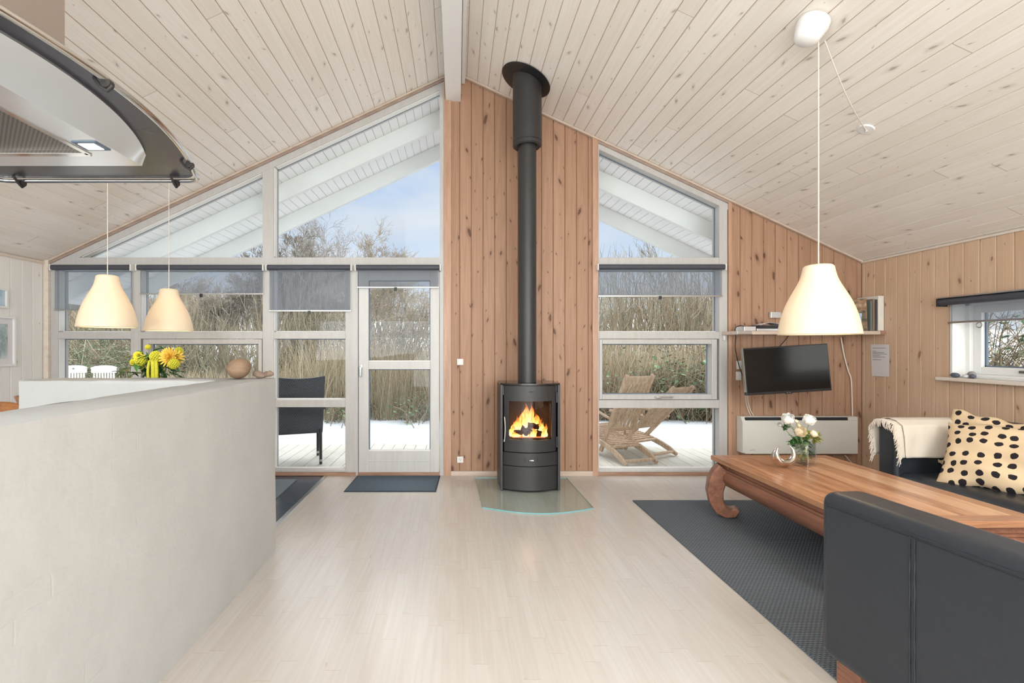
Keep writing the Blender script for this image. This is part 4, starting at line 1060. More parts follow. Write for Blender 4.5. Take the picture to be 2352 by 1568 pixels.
# throw over the far arm
def throw():
    r = thing('throw_blanket', 'beige fringed wool throw folded over the far arm of the sofa', 'blanket', (3.45, 3.5, .745))
    yc0, yc1 = 3.575, 3.425; zt = .752
    path = [(yc0+.016, .50), (yc0+.015, .60), (yc0+.014, .68), (yc0+.008, .735), (yc0-.02, .757), ((yc0+yc1)/2, .766), (yc1+.025, .757), (yc1-.008, .735), (yc1-.018, .68), (yc1-.022, .60), (yc1-.026, .52)]
    def sp(t):
        q = t*(len(path)-1); i = min(int(q), len(path)-2); f = q-i
        return (path[i][0]*(1-f)+path[i+1][0]*f, path[i][1]*(1-f)+path[i+1][1]*f)
    def fn(off, x0, x1, sh=0):
        def g(u, v):
            y, z = sp(v); x = x0+(x1-x0)*u-.0+sh*(abs(v-.5)*2)**2
            s_ = 1 if v > .5 else -1
            wv = .007*math.sin(u*17+v*5)*(abs(v-.5)*2)+.006*noise.noise(Vector((u*5, v*4, off*100)))
            if .35 < v < .65: return (x, y, z+off+abs(wv)*.6)
            return (x, y-s_*(off+abs(wv)), z+.3*wv+(off*.5 if abs(v-.5) < .25 else 0))
        return g
    mb = MB(); mb.grid(fn(.004, 3.085, 3.70, .02), 40, 60); mb.grid(fn(.016, 3.13, 3.74, .01), 40, 60)
    for k in range(60):
        pass
    mb.build('cloth', M['throw'], r, smooth=70, solid=.006)
    mb = MB(); random.seed(5); g = fn(.006, 3.085, 3.7, .02)
    for i in range(150):
        v = i/149; x, y, z = g(0, v); L = random.uniform(.035, .06); s_ = -1 if v > .5 else 1
        dx = -.012-.012*random.random(); dy = s_*random.uniform(-.002, .014)
        if .36 < v < .64: pts = [(x+.01, y, z+.002), (x-.012, y+dy*.3, z-.002), (x-.02, y+dy, z-L*.5), (x-.018+random.uniform(-.006, .006), y+dy, z-L)]
        else: pts = [(x+.01, y, z), (x-.006, y+dy*.5, z-L*.35), (x+dx*.6, y+dy, z-L*.8), (x+dx+random.uniform(-.006, .01), y+dy, z-L*1.2)]
        mb.tube(pts, [.0028, .0028, .0024, .0018], 5)
    mb.build('fringe', M['throw'], r, smooth=60)
throw()

# ------------------------------------------------------------------ coffee table
def coffee_table():
    x0, x1, y0, y1, zt = 1.98, 2.88, 2.35, 3.775, .45
    r = thing('coffee_table', 'large low coffee table with honey coloured top and curved dark feet', 'table', ((x0+x1)/2, (y0+y1)/2, .0095))
    mb = MB(); mb.box(x0+.085, x1-.085, y0+.085, y1-.085, zt-.03, zt); t_ = mb.build('table_top', M['ttop'], r)
    mb = MB(); g = .0015
    for a in ((x0, x0+.085-g), (x1-.085+g, x1)): mb = MB(); mb.box(a[0], a[1], y0, y1, zt-.034, zt+.0005); mb.build('side_border', M['tborder'], r, bevel=.003)
    for a in ((y0, y0+.085-g), (y1-.085+g, y1)): mb = MB(); mb.box(x0+.085, x1-.085, a[0], a[1], zt-.034, zt+.0005); mb.build('end_border', M['tborderx'], r, bevel=.003)
    # neck recess
    mb = MB(); mb.box(x0+.035, x1-.035, y0+.035, y1-.035, .375, zt-.034)
    for yy in (y0+.12, y1-.12): mb.box(x0+.028, x0+.034, yy-.075, yy+.075, .385, .41)
    mb.build('neck', M['tside'], r, bevel=.003)
    mb = MB(); mb.box(x0+.02, x1-.02, y0+.02, y1-.02, .360, .377); mb.build('moulding', M['tside'], r, bevel=.006, seg=3)
    # belly aprons bulging outward
    prof = [(.0, .36), (-.012, .345), (-.022, .325), (-.022, .30), (-.010, .275), (.012, .25), (.03, .25), (.03, .36)]
    def apron(axis, base, s_, a, b_):
        mb = MB()
        fn = (lambda u, v, t: (base-s_*u*-1*-1 if False else base+s_*u, t, v)) if axis == 'x' else (lambda u, v, t: (t, base+s_*u, v))
        mb.prism([(u, v) for u, v in prof], fn, a, b_); mb.build('apron', M['tside'], r, smooth=40)
    apron('x', x0+.03, 1, y0+.05, y1-.05); apron('x', x1-.03, -1, y0+.05, y1-.05); apron('y', y0+.03, 1, x0+.05, x1-.05); apron('y', y1-.03, -1, x0+.05, x1-.05)
    # opium feet: C-curved
    cl = [(.02, .375), (.055, .33), (.083, .27), (.095, .20), (.085, .13), (.058, .075), (.015, .048), (-.03, .052), (-.062, .085)]
    wd = [.060, .062, .060, .056, .050, .046, .040, .034, .018]
    for sx_ in (-1, 1):
        for sy in (-1, 1):
            bx = x0+.07 if sx_ < 0 else x1-.07; by = y0+.12 if sy < 0 else y1-.12
            d = Vector((sx_, sy*.35, 0)).normalized(); sd = Vector((-d.y, d.x, 0)); mb = MB(); vs = []; K = len(cl)
            for i, (o_, z) in enumerate(cl):
                a = cl[max(i-1, 0)]; b_ = cl[min(i+1, K-1)]; tx, tz = b_[0]-a[0], b_[1]-a[1]; L = math.hypot(tx, tz); nx, nz = -tz/L, tx/L
                c = Vector((bx, by, 0))+d*o_; w_ = wd[i]; hw_ = .06-.004*i*.5
                zz = z*1.0+.0
                for s1_, s2_ in ((-1, -1), (1, -1), (1, 1), (-1, 1)):
                    p = c+d*(nx*w_*s1_)+sd*(hw_*s2_); vs.append((p.x, p.y, max(.0105, zz+nz*w_*s1_)))
            fs = [(4*i+k, 4*i+(k+1) % 4, 4*i+4+(k+1) % 4, 4*i+4+k) for i in range(K-1) for k in range(4)]+[(0, 1, 2, 3), (4*K-1, 4*K-2, 4*K-3, 4*K-4)]
            mb.add(vs, fs); mb.build('leg', M['tside'], r, bevel=.012, seg=3, smooth=50)
coffee_table()

# ------------------------------------------------------------------ flowers
def frame_of(ax):
    ax = Vector(ax).normalized(); a = ax.orthogonal().normalized(); b_ = ax.cross(a); return Matrix((a, b_, ax)).transposed()
def petal(mb, c, Mx, az, tilt, L, W, curl, mi=0, n=4, m=5, base=.004):
    ca, sa = math.cos(az), math.sin(az)
    def g(u, v):
        t = tilt+curl*v; s_ = L*v; x = base+s_*math.sin(tilt+curl*v*.5); z = s_*math.cos(tilt+curl*v*.5)
        wv = W*(math.sin(PI*min(1, .12+.80*v))**.7)*(u-.5)
        x -= abs(u-.5)**2*W*.6*math.cos(t)
        p = Vector((x*ca-wv*sa, x*sa+wv*ca, z)); return tuple(Mx @ p+c)
    mb.grid(g, n, m, mi)
def leaf(mb, a, dirv, L, W, mi=0, droop=.4, lobes=0):
    a = Vector(a); d = Vector(dirv).normalized(); s_ = d.cross(Vector((0, 0, 1)));
    s_ = s_.normalized() if s_.length > .01 else Vector((1, 0, 0))
    def g(u, v):
        w_ = W*math.sin(PI*min(1, .08+.92*v))*(u-.5)
        if lobes: w_ *= (1+.45*math.sin(v*lobes*PI*2))
        return tuple(a+d*(L*v)+Vector((0, 0, -droop*L*v*v))+s_*w_+Vector((0, 0, abs(u-.5)*W*.35)))
    mb.grid(g, 4, 8 if not lobes else 16, mi)
M['petal_white'] = simple('ivory_petal', rgb(254, 251, 244), .6, var=.02, spec=.2, Subsurface_Weight=.0)
M['petal_cream'] = simple('cream_petal', rgb(255, 238, 206), .6, var=.03, spec=.2)
M['petal_yellow'] = simple('yellow_petal', rgb(236, 206, 60), .6, var=.1, spec=.2)
M['petal_lime'] = simple('lime_petal', rgb(206, 200, 62), .6, var=.15, nscale=90, spec=.2)
M['petal_gold'] = simple('golden_petal', rgb(252, 210, 96), .6, var=.08, spec=.2)
M['leaf'] = simple('green_leaf', rgb(74, 122, 62), .5, var=.3, nscale=20)
M['leafd'] = simple('dark_leaf', rgb(44, 84, 46), .5, var=.3, nscale=20)
M['leafy'] = simple('olive_leaf', rgb(150, 150, 58), .5, var=.25, nscale=20)
M['stem'] = simple('flower_stem', rgb(150, 168, 120), .5)
def ranunculus(mb, c, ax, R, mi=0, seed=0):
    Mx = frame_of(ax); c = Vector(c)-Mx @ Vector((0, 0, R*.6))
    for k, (f_, n_, tilt, curl) in enumerate(((1.0, 7, 1.25, -1.3), (.95, 7, 1.0, -1.2), (.85, 6, .8, -1.1), (.7, 6, .55, -1.0), (.5, 5, .35, -.9), (.3, 4, .2, -.6))):
        for j in range(n_): petal(mb, c, Mx, 2*PI*j/n_+k*.7+seed, tilt, R*1.35*(.75+.25*f_), R*1.25*f_, curl, mi)
# vase on the coffee table
ZT = .4508
vx, vy = 2.475, 3.44
vr = thing('flower_vase', 'square clear glass vase on the coffee table holding ivory ranunculus', 'vase', (vx, vy, ZT), math.radians(28))
def vbox(mb, x0, x1, y0, y1, z0, z1): mb.box(x0, x1, y0, y1, z0, z1)
mb = MB(); t = .008; h = .058
mb.box(-h, h, -h+.01, h-.01, 0, .016)
for a in ((-h, -h+t, -h+.01, h-.01), (h-t, h, -h+.01, h-.01), (-h+t, h-t, -h+.01, -h+.01+t), (-h+t, h-t, h-.01-t, h-.01)): mb.box(a[0], a[1], a[2], a[3], .016, .165)
mb.build('vase', M['vglass'], vr, local=True, bevel=.002)
M['water'] = mkglass('vase_water', (.95, .965, .94, 1), 1.33)
mb = MB(); mb.box(-h+t+.001, h-t-.001, -h+.011+t, h-.011-t, .017, .10); mb.build('water', M['water'], vr, local=True)
fl_ = thing('flower_bouquet', 'ivory and cream ranunculus flowers in the glass vase', 'flowers', (vx, vy, ZT+.02))
def W(px, py, d=3.44): return P(px, py, d)
blooms = [((1810, 963), .050, 'petal_white', (-.4, -.5, .8)), ((1858, 965), .050, 'petal_white', (.15, -.45, .9)), ((1837, 991), .046, 'petal_cream', (0, -1, .25)),
          ((1869, 996), .030, 'petal_cream', (.5, -.5, .6)), ((1791, 975), .018, 'petal_white', (-.6, -.5, .4)), ((1829, 967), .014, 'petal_cream', (0, -.3, 1)), ((1834, 977), .020, 'petal_cream', (0, -.5, .8)), ((1857, 992), .012, 'petal_lime', (0, -.4, .8))]
random.seed(3)
base = Vector((vx, vy, ZT+.03)); mbs = MB()
for i, ((px, py), R_, m_, ax) in enumerate(blooms):
    c = W(px, py, 3.365 if i == 2 else 3.42+.05*((i*37) % 5-2)/2); mb = MB(); ranunculus(mb, c, ax, R_, 0, i)
    mb.build('bloom', M[m_], fl_, smooth=60, weld=True)
    neck = Vector((vx+(c.x-vx)*.35, vy+(c.y-vy)*.3, ZT+.165)); b0 = base+Vector((random.uniform(-.03, .03), random.uniform(-.03, .03), 0))
    mbs.tube([b0, neck, neck.lerp(c, .6)+Vector((0, 0, .01)), c-Vector((0, 0, R_*.3))], .0022, 6)
mbs.build('stem', M['stem'], fl_, smooth=60)
mb = MB()
for i in range(230):
    k = i % 11
    cpx, cpy, sp = [(1802, 981, 9), (1828, 1008, 14), (1835, 1014, 12), (1862, 1006, 16), (1870, 1010, 10), (1850, 1012, 12), (1840, 1020, 12), (1826, 1015, 10), (1872, 1002, 10), (1822, 1020, 8), (1845, 1030, 12)][k]
    c = W(cpx+random.uniform(-sp, sp)*.6, cpy+random.uniform(-sp, sp)*.4, 3.44+random.uniform(-.03, .03))
    mi = 2 if k in (3, 4, 8) else (0 if random.random() < .7 else 1)
    leaf(mb, c, (random.uniform(-1, 1), random.uniform(-1, .5), random.uniform(-.2, 1)), random.uniform(.03, .055), random.uniform(.012, .022), mi, .3)
for i in range(30):
    c = base+Vector((random.uniform(-.04, .04), random.uniform(-.035, .035), random.uniform(0, .10)))
    leaf(mb, c, (random.uniform(-1, 1), random.uniform(-1, 1), random.uniform(-.3, 1)), .035, .014, random.choice((0, 1, 2)), .2)
mb.build('foliage', [M['leaf'], M['leafd'], M['leafy']], fl_, smooth=60)
# crescent sculpture
mb = MB(); R1 = .068; vs = []; n = 44
cc = Vector((2.285, 3.372, ZT))
for q, (rr, oy, th0) in enumerate(((0, 0, 0), (.010, .016, .25), (-.006, -.014, -.2))):
    pts = []; rs = []
    for i in range(n+1):
        t = i/n; a = -PI/2-2.42+t*4.84
        R2 = R1+rr*math.sin(t*PI)
        pts.append((cc.x+R2*math.cos(a), cc.y+oy*math.sin(PI*t)+.02*(t-.5), cc.z+R1+.021+R2*math.sin(a)))
        rs.append(.002+.020*math.sin(PI*t)**.8)
    mb.tube(pts, rs, 12)
zmin = min(p[2] for p in mb.v); mb.v = [(p[0], p[1], p[2]-zmin+ZT) for p in mb.v]
o = mb.build('crescent_ornament', M['chrome'], smooth=60, loc=tuple(cc)); tag(o, 'silver crescent shaped ornament on the coffee table beside the glass vase', 'ornament')
for m_ in (): pass

# ------------------------------------------------------------------ TV, shelf, radiator
TVC = P(1808, 848, 4.46)
tv = thing('television', 'black flat television hung crooked on the pine wall above the radiator', 'television', tuple(TVC))
tv.rotation_euler = (math.radians(-3), math.radians(-3.3), math.radians(1.5))
TW, TH = .80, .435
mb = MB(); mb.box(-TW/2, TW/2, -.002, .035, -TH/2, TH/2); mb.box(-.25, .25, .035, .06, -.15, .15); mb.build('housing', M['blackp'], tv, bevel=.004, local=True)
mb = MB(); mb.box(-TW/2+.012, TW/2-.012, -.0035, -.001, -TH/2+.022, TH/2-.012); mb.build('screen', M['screen'], tv, local=True)
mb = MB(); mb.box(-TW/2-.002, -TW/2+.001, -.0, .03, -TH/2+.03, TH/2); mb.build('side_edge', M['metal'], tv, local=True)
def text(body, size, mat, name, par, loc, rot, label=None, ext=.0005):
    cu = bpy.data.curves.new(name, 'FONT'); cu.body = body; cu.size = size; cu.extrude = ext; cu.align_x = 'CENTER'; cu.align_y = 'CENTER'
    t = bpy.data.objects.new(name, cu); dg = bpy.context.evaluated_depsgraph_get(); COL.objects.link(t)
    bpy.context.view_layer.update(); me = bpy.data.meshes.new_from_object(t.evaluated_get(bpy.context.evaluated_depsgraph_get()))
    COL.objects.unlink(t); bpy.data.objects.remove(t)
    me.materials.clear(); me.materials.append(mat); o = bpy.data.objects.new(name, me); COL.objects.link(o); o.parent = par; o.location = loc; o.rotation_euler = rot
    return o
mb = MB(); mb.box(-.028, .028, -.004, .02, -TH/2-.008, -TH/2+.004); mb.cyl((-.016, -.0046, -TH/2+.004), (-.016, -.0040, -TH/2+.004), .006, 20); lg = mb.build('logo_tab', M['blackp'], tv, local=True, bevel=.0008)
text('LG', .014, M['metal'], 'logo', lg, (.004, -.0048, -TH/2+.003), (PI/2, 0, 0))
mb = MB(); mb.tube([(-.022+.006*math.cos(a*PI/6), -.0048, -TH/2+.004+.006*math.sin(a*PI/6)) for a in range(12)], .0012, 6, closed=True); mb.build('logo_ring', M['metal'], lg, local=True)
mb = MB(); mb.box(-.05, .05, .06, D-TVC.y+.002, -.05, .05); mb.build('wall_bracket', M['blackp'], tv, local=True)

sy0 = 4.60
mb = MB(); mb.box(X(1727, sy0), XR-.001, sy0, D-.001, 1.413, 1.446); mb.box(X(1693, sy0)+.0, X(1728, sy0), sy0+.008, D-.001, 1.413, 1.446)
r = thing('wall_shelf', 'long thin pine wall shelf above the television', 'shelf', (3.4, 4.74, 1.413)); mb.build('board', M['trimx'], r, bevel=.002)
mb = MB(); mb.box(X(1693, sy0), X(1727, sy0), sy0-.004, sy0+.012, 1.415, 1.449); mb.build('metal_end', M['metal'], r, bevel=.002)
mb = MB(); mb.box(XR-.05, XR-.003, sy0-.006, sy0+.004, 1.411, 1.450); mb.build('dark_end', M['sill'], r)
mb = MB(); mb.box(X(1694, sy0), X(1694, sy0)+.02, D-.03, D-.003, 1.36, 1.41); mb.build('hook', M['plate'], r, bevel=.002)
ST = 1.4475
def bxo(name, x0, x1, y0, y1, z0, z1, mat, label, cat, group=None, bev=.003, rot=0):
    c = Vector(((x0+x1)/2, (y0+y1)/2, z0)); r = thing(name, label, cat, tuple(c), rot, group)
    return r, c
def solo(name, x0, x1, y0, y1, z0, z1, mat, label, cat, group=None, bev=.003, rot=0):
    mb = MB(); mb.box(x0, x1, y0, y1, z0, z1); o = mb.build(name, mat, bevel=bev, loc=((x0+x1)/2, (y0+y1)/2, z0)); o.rotation_euler = (0, 0, rot); return tag(o, label, cat, group)
solo('set_top_box', X(1708, 4.62), X(1735, 4.62), 4.61, 4.76, ST, ST+.042, M['steel'], 'small silver box at the left end of the shelf', 'electronics')
r = thing('media_player', 'flat black player on the wall shelf beside the silver box', 'electronics', (X(1768, 4.62), 4.7, ST))
mb = MB(); mb.box(X(1738, 4.62), X(1800, 4.62), 4.615, 4.82, ST, ST+.022); mb.build('case', M['steel'], r, bevel=.002)
mb = MB(); mb.box(X(1738, 4.62), X(1800, 4.62), 4.612, 4.82, ST+.022, ST+.042); mb.build('lid', M['blackp'], r, bevel=.002)
solo('notebook', X(1748, 4.62), X(1798, 4.62), 4.64, 4.84, ST+.043, ST+.056, M['book1'], 'black notebook lying on the flat player', 'book')
mb = MB(); mb.grid(lambda u, v: (X(1755, 4.62)+u*.20, 4.66+v*.14, ST+.0585+.022*math.sin(PI*u)), 14, 4); o = mb.build('paper_sheet', M['paper'], solid=.001, smooth=60); tag(o, 'curled white paper sheet on top of the black notebook', 'paper')
solo('plastic_box', X(1776, 4.8), X(1800, 4.8), 4.835, D-.001, Z(730, 4.84), Z(716, 4.84), M['steel'], 'small grey box fixed on the pine wall just behind the big lamp', 'box')
# books at the right end
solo('ring_binder', XR-.062, XR-.008, 4.61, 4.86, ST, ST+.335, M['cream'], 'cream ring binder standing against the right wall on the shelf', 'binder')
for i, (a, b_, z, m_, lab) in enumerate(((.083, .066, .30, 'book1', 'dark book beside the cream binder'), (.106, .086, .305, 'book2', 'brown book, third from the wall on the shelf'), (.125, .109, .29, 'book3', 'grey green book between the brown book and the magazine'))):
    solo('book', XR-a, XR-b_, 4.615+.004*i, 4.83, ST, ST+z, M[m_], lab, 'book', 'books at the right end of the shelf')
mb = MB(); mb.box(-.009, .009, 0, .21, 0, .31); o = mb.build('magazine', M['cover'], bevel=.002); o.location = (XR-.158, 4.62, ST+.001); o.rotation_euler = (0, math.radians(-4), math.radians(24)); tag(o, 'picture magazine standing leftmost of the books on the shelf', 'magazine')
mb = MB(); mb.box(-.006, .006, 0, .13, 0, .17); o = mb.build('booklet', M['picblue'], bevel=.001); o.location = (XR-.215, 4.625, ST+.001); o.rotation_euler = (0, math.radians(6), math.radians(30)); tag(o, 'small pale booklet leaning in front of the magazine', 'booklet')
# note on right wall
ny0, ny1 = XR*F/(2045-CX), XR*F/(2001-CX)
r = thing('paper_note', 'white printed notice pinned to the right wall near the corner', 'notice', (XR-.002, (ny0+ny1)/2, 1.16))
mb = MB(); mb.add([(XR-.004, ny1, 1.318), (XR-.010, ny0, 1.318), (XR-.009, ny0+.002, 1.012), (XR-.0035, ny1-.012, 1.010)], [(0, 1, 2, 3)]); mb.build('sheet', M['paper'], r, solid=.001)
mb = MB()
for z, a, b_ in ((1.282, .03, .175), (1.253, .03, .07), (1.240, .03, .155), (1.226, .03, .185), (1.211, .03, .11), (1.197, .03, .165), (1.170, .03, .125)):
    mb = MB(); y = ny1-a; random.seed(int(z*1000))
    while y > ny1-b_:
        wl = random.uniform(.006, .018); mb.box(XR-.0118, XR-.0105, max(y-wl, ny1-b_), y, z-.0018, z+.0018); y -= wl+.003
    mb.build('text_line', M['ink'], r)
# radiator
rx0, rx1 = X(1704, 4.78), X(1971, 4.78); rz0, rz1 = Z(1042, 4.78), Z(957, 4.78)
r = thing('panel_heater', 'long white electric panel heater under the television', 'heater', ((rx0+rx1)/2, 4.82, rz0))
mb = MB(); mb.box(rx0+.03, rx1-.005, 4.775, D-.001, rz0, rz1-.035); mb.box(rx0+.03, rx1-.005, 4.80, D-.001, rz1-.035, rz1)
mb.box(rx1-.10, rx1-.005, 4.776, D-.001, rz1-.036, rz1+.001); mb.build('casing', M['enamel'], r, bevel=.004)
mb = MB(); mb.prism([(4.772, rz0+.01), (4.765, rz0+.06), (4.768, rz1-.05), (4.80, rz1), (D-.001, rz1), (D-.001, rz0+.01)], lambda u, v, t: (t, u, v), rx0, rx0+.032); mb.build('end_cap', M['enamel'], r, bevel=.003)
mb = MB(); mb.box(rx0+.04, rx1-.105, 4.779, 4.801, rz1-.034, rz1-.006); mb.build('vent_slot', M['dark'], r)
mb = MB(); mb.tube([(rx0+.075+.004*i, 4.7735, rz0+.04+(.004*math.sin(i*.9) if 3 < i < 11 else 0)) for i in range(15)], .0012, 5); mb.build('maker_mark', M['ink'], r)
# cables
def cable(name, pts, rad, m_, label):
    def cat(p0, p1, p2, p3, t): return .5*((2*p1)+(-p0+p2)*t+(2*p0-5*p1+4*p2-p3)*t*t+(-p0+3*p1-3*p2+p3)*t**3)
    pts = [Vector(p) for p in pts]; q = [pts[0]]+pts+[pts[-1]]; o_ = []
    for i in range(1, len(q)-2):
        for k in range(8): o_.append(cat(q[i-1], q[i], q[i+1], q[i+2], k/8))
    o_.append(pts[-1]); mb = MB(); mb.tube(o_, rad, 8); o = mb.build(name, m_, smooth=60, loc=tuple(pts[-1])); return tag(o, label, 'cable')
cable('power_cable', [P(1722, 752, 4.66), P(1700, 748, 4.62), P(1689, 754, 4.66), P(1690, 775, 4.80), P(1689, 800, 4.83), P(1697, 838, 4.82), P(1708, 868, 4.80), P(1716, 880, 4.70)], .004, M['cordb'], 'black cable looping from the shelf down behind the television')
cable('power_cable', [P(1812, 770, 4.82), P(1800, 785, 4.82), P(1787, 800, 4.75), P(1780, 815, 4.6)], .004, M['cordb'], 'short dark cable running from the shelf to the top of the television')
cable('power_cable', [P(1713, 900, 4.62), P(1714, 925, 4.80), P(1720, 945, 4.84), P(1727, 958, 4.85)], .004, M['cord'], 'pale cable from the television down to the heater, left of the pair')
cable('power_cable', [P(1717, 900, 4.62), P(1718, 922, 4.80), P(1724, 942, 4.84), P(1733, 958, 4.85)], .004, M['cord'], 'pale cable from the television down to the heater, right of the pair')
cable('power_cable', [P(1932, 775, 4.845), P(1938, 812, 4.855), P(1948, 850, 4.855), P(1955, 872, 4.855), P(1957, 920, 4.855), P(1958, 955, 4.855)], .0055, M['cord'], 'thick pale cable down the wall to the right end of the heater')
cable('power_cable', [P(1940, 1044, 4.85), P(1947, 1052, 4.84), P(1958, 1066, 4.84), P(1966, 1088, 4.84)], .0045, M['cord'], 'pale cable hanging from the bottom of the heater')
# pebbles on sill
for i, (dx, y, rx, ry, rz, m_, lab) in enumerate(((.0, 3.93, .022, .034, .020, 'pebd', 'dark flat pebble nearest the corner on the window sill'), (.01, 3.86, .018, .024, .015, 'pebl', 'pale pebble between the darker ones on the sill'), (.05, 3.85, .024, .03, .028, 'pebw', 'tallest grey pebble on the window sill'), (.015, 3.81, .018, .022, .018, 'pebd', 'small dark pebble right of the pale one on the sill'))):
    mb = MB(); mb.ball((0, 0, rz), 1, 16, 10, sc=(rx, ry, rz)); mb.v = [tuple(Vector(p)+noise.noise_vector(Vector(p)*40+Vector((i, 0, 0)))*.002) for p in mb.v]
    z0 = min(p[2] for p in mb.v); mb.v = [(p[0], p[1], p[2]-z0) for p in mb.v]
    o = mb.build('pebble', M[m_], smooth=60, weld=True); o.location = (XR-.03+dx, y, WZ0+.0005); tag(o, lab, 'pebble', 'pebbles on the window sill')

# ------------------------------------------------------------------ pictures on the left wall
def picture(y0, y1, z0, z1, fw, mw, pm, label):
    r = thing('picture_frame', label, 'picture', (XL+.012, (y0+y1)/2, z0)); x = XL
    mb = MB()
    for a in ((y0, y0+fw, z0, z1), (y1-fw, y1, z0, z1), (y0+fw, y1-fw, z0, z0+fw), (y0+fw, y1-fw, z1-fw, z1)): mb.box(x+.001, x+.026, *a)
    mb.build('frame', M['white'], r, bevel=.002)
    mb = MB(); mb.box(x+.001, x+.008, y0+fw, y1-fw, z0+fw, z1-fw); mb.build('mount', M['paper'], r)
    mb = MB(); mb.box(x+.008, x+.0095, y0+fw+mw, y1-fw-mw, z0+fw+mw, z1-fw-mw); mb.build('print', pm, r)
picture(4.02, 4.52, 1.115, 1.577, .022, .05, M['picture'], 'large white framed landscape print on the left wall')
picture(4.12, 4.44, 1.648, 1.825, .018, .0, M['picblue'], 'small white framed blue print above the large one on the left wall')
picb = None

# ------------------------------------------------------------------ dining corner
dt = thing('dining_table', 'pale dining table behind the partition under the two lamps', 'table', (-2.5, 3.95, 0))
M['oak'] = gwood('dining_oak', rgb(190, 150, 110), rgb(214, 180, 142), 'Y', 1, .35)
mb = MB(); mb.box(-3.0, -2.0, 3.3, 4.6, .72, .75); mb.build('table_top', M['oak'], dt, bevel=.006)
for x in (-2.95, -2.11):
    for y in (3.36, 4.48): mb = MB(); mb.box(x, x+.06, y, y+.06, .006, .72); mb.build('leg', M['oak'], dt, bevel=.004)
def dchair(loc, rz, label):
    r = thing('dining_chair', label, 'chair', loc, rz, 'wooden chairs at the dining table')
    mb = MB(); mb.grid(lambda u, v: (-.21+.42*v, (-.22+.44*u)*(1-.1*v), .44+.02*(2*u-1)**2), 10, 10); mb.build('seat', M['orangewood'], r, smooth=60, solid=.014, local=True)
    mb = MB()
    def bk(u, v):
        a = 2*PI*u; y = .20*v*math.copysign(abs(math.cos(a))**.8, math.cos(a)); b_ = v*math.copysign(abs(math.sin(a))**.8, math.sin(a))
        return (-.23-.03*b_+.07*(y/.2)**2, y, .79+.08*b_)
    mb.grid(bk, 32, 6); mb.build('backrest', M['orangewood'], r, smooth=60, solid=.018, weld=True, local=True)
    for s_ in (-1, 1):
        mb = MB(); mb.tube([(-.215, s_*.13, .75), (-.225, s_*.17, .45), (-.24, s_*.19, .0065)], .013, 10); mb.build('leg', M['orangewood'], r, smooth=50, local=True)
        mb = MB(); mb.tube([(.17, s_*.17, .45), (.20, s_*.19, .0065)], .013, 10); mb.build('leg', M['orangewood'], r, smooth=50, local=True)
dchair((-3.30, 3.68, 0), math.radians(0), 'wooden chair with an oval back, nearer of the two at the left edge')
dchair((-3.62, 4.34, 0), math.radians(42), 'wooden chair with a curved back seen edge on, beside the partition end')
# bouquet
bx, by = P(360, 0, 3.75).x, 3.75
mb = MB(); mb.lathe([(0, .752), (.055, .752), (.075, .80), (.08, .90), (.07, .99), (.078, 1.02), (.072, 1.02), (.062, .98), (.06, .90)], (bx, by, 0), 32)
o = mb.build('ceramic_vase', M['white'], smooth=50, loc=(bx, by, .752)); tag(o, 'white ceramic vase on the dining table holding the yellow bouquet', 'vase')
bq = thing('flower_bouquet', 'yellow and green flower bouquet on the dining table seen over the partition', 'flowers', (bx, by, 1.0))
random.seed(21)
def Q(px, py, d=3.75): return P(px, py, d)
def pompom(c, R, mi, n=90, seed=0):
    mb = MB(); c = Vector(c); mb.ball(c, R*.72, 14, 10)
    for i in range(n):
        z = 1-2*(i+.5)/n; a = i*2.39996+seed; s_ = math.sqrt(max(0, 1-z*z)); d = Vector((s_*math.cos(a), s_*math.sin(a), z))
        mb.ball(c+d*R*.82, R*.17, 6, 5)
    mb.build('bloom', M[mi], bq, smooth=60)
pompom(Q(324, 827, 3.66), .048, 'petal_lime'); pompom(Q(309, 832, 3.72), .034, 'petal_lime', 70); pompom(Q(358, 819, 3.62), .046, 'petal_lime'); pompom(Q(399, 835, 3.60), .042, 'petal_lime')
pompom(Q(410, 807, 3.72), .036, 'petal_lime', 70); pompom(Q(318, 818, 3.76), .040, 'petal_yellow'); pompom(Q(340, 797, 3.8), .022, 'petal_lime', 50)
def dahlia(c, ax, R, mi):
    mb = MB(); Mx = frame_of(ax); c = Vector(c)
    for k, (n_, tilt, f_) in enumerate(((14, 1.6, 1), (13, 1.35, .95), (12, 1.1, .88), (10, .85, .75), (8, .55, .6), (6, .3, .45))):
        for j in range(n_): petal(mb, c, Mx, 2*PI*(j+.5*(k % 2))/n_, tilt, R*f_, R*.26, -.35, 0, 2, 4)
    mb.build('bloom', M[mi], bq, smooth=60)
dahlia(Q(388, 820, 3.62), (-.25, -1, .25), .075, 'petal_gold'); dahlia(Q(404, 822, 3.66), (.5, -.8, .3), .06, 'petal_gold')
for k, (px, w_) in enumerate(((343, .010), (351, .014), (359, .013))):
    mb = MB()
    for i in range(16):
        q = Q(px+3*math.sin(i*.2)*(-1 if k == 0 else .3), 829+i*3.2, 3.60); mb.ball(q, w_*(1 if i > 1 else .7), 8, 6); mb.ball(q+Vector((w_*.5, -w_*.3, .004)), w_*.5, 6, 5); mb.ball(q+Vector((-w_*.6, -w_*.3, -.003)), w_*.5, 6, 5)
    mb.build('hanging_catkin', M['petal_lime'], bq, smooth=60)
mb = MB()
for i in range(220):
    c = Q(random.gauss(357, 26), random.gauss(838, 14), 3.72+random.uniform(-.07, .07))
    leaf(mb, c, (random.uniform(-1, 1)+(c.x-bx)*5, random.uniform(-1, .4), random.uniform(-.7, .8)), random.uniform(.05, .09), random.uniform(.02, .035), random.choice((0, 0, 1, 1, 2)), .3)
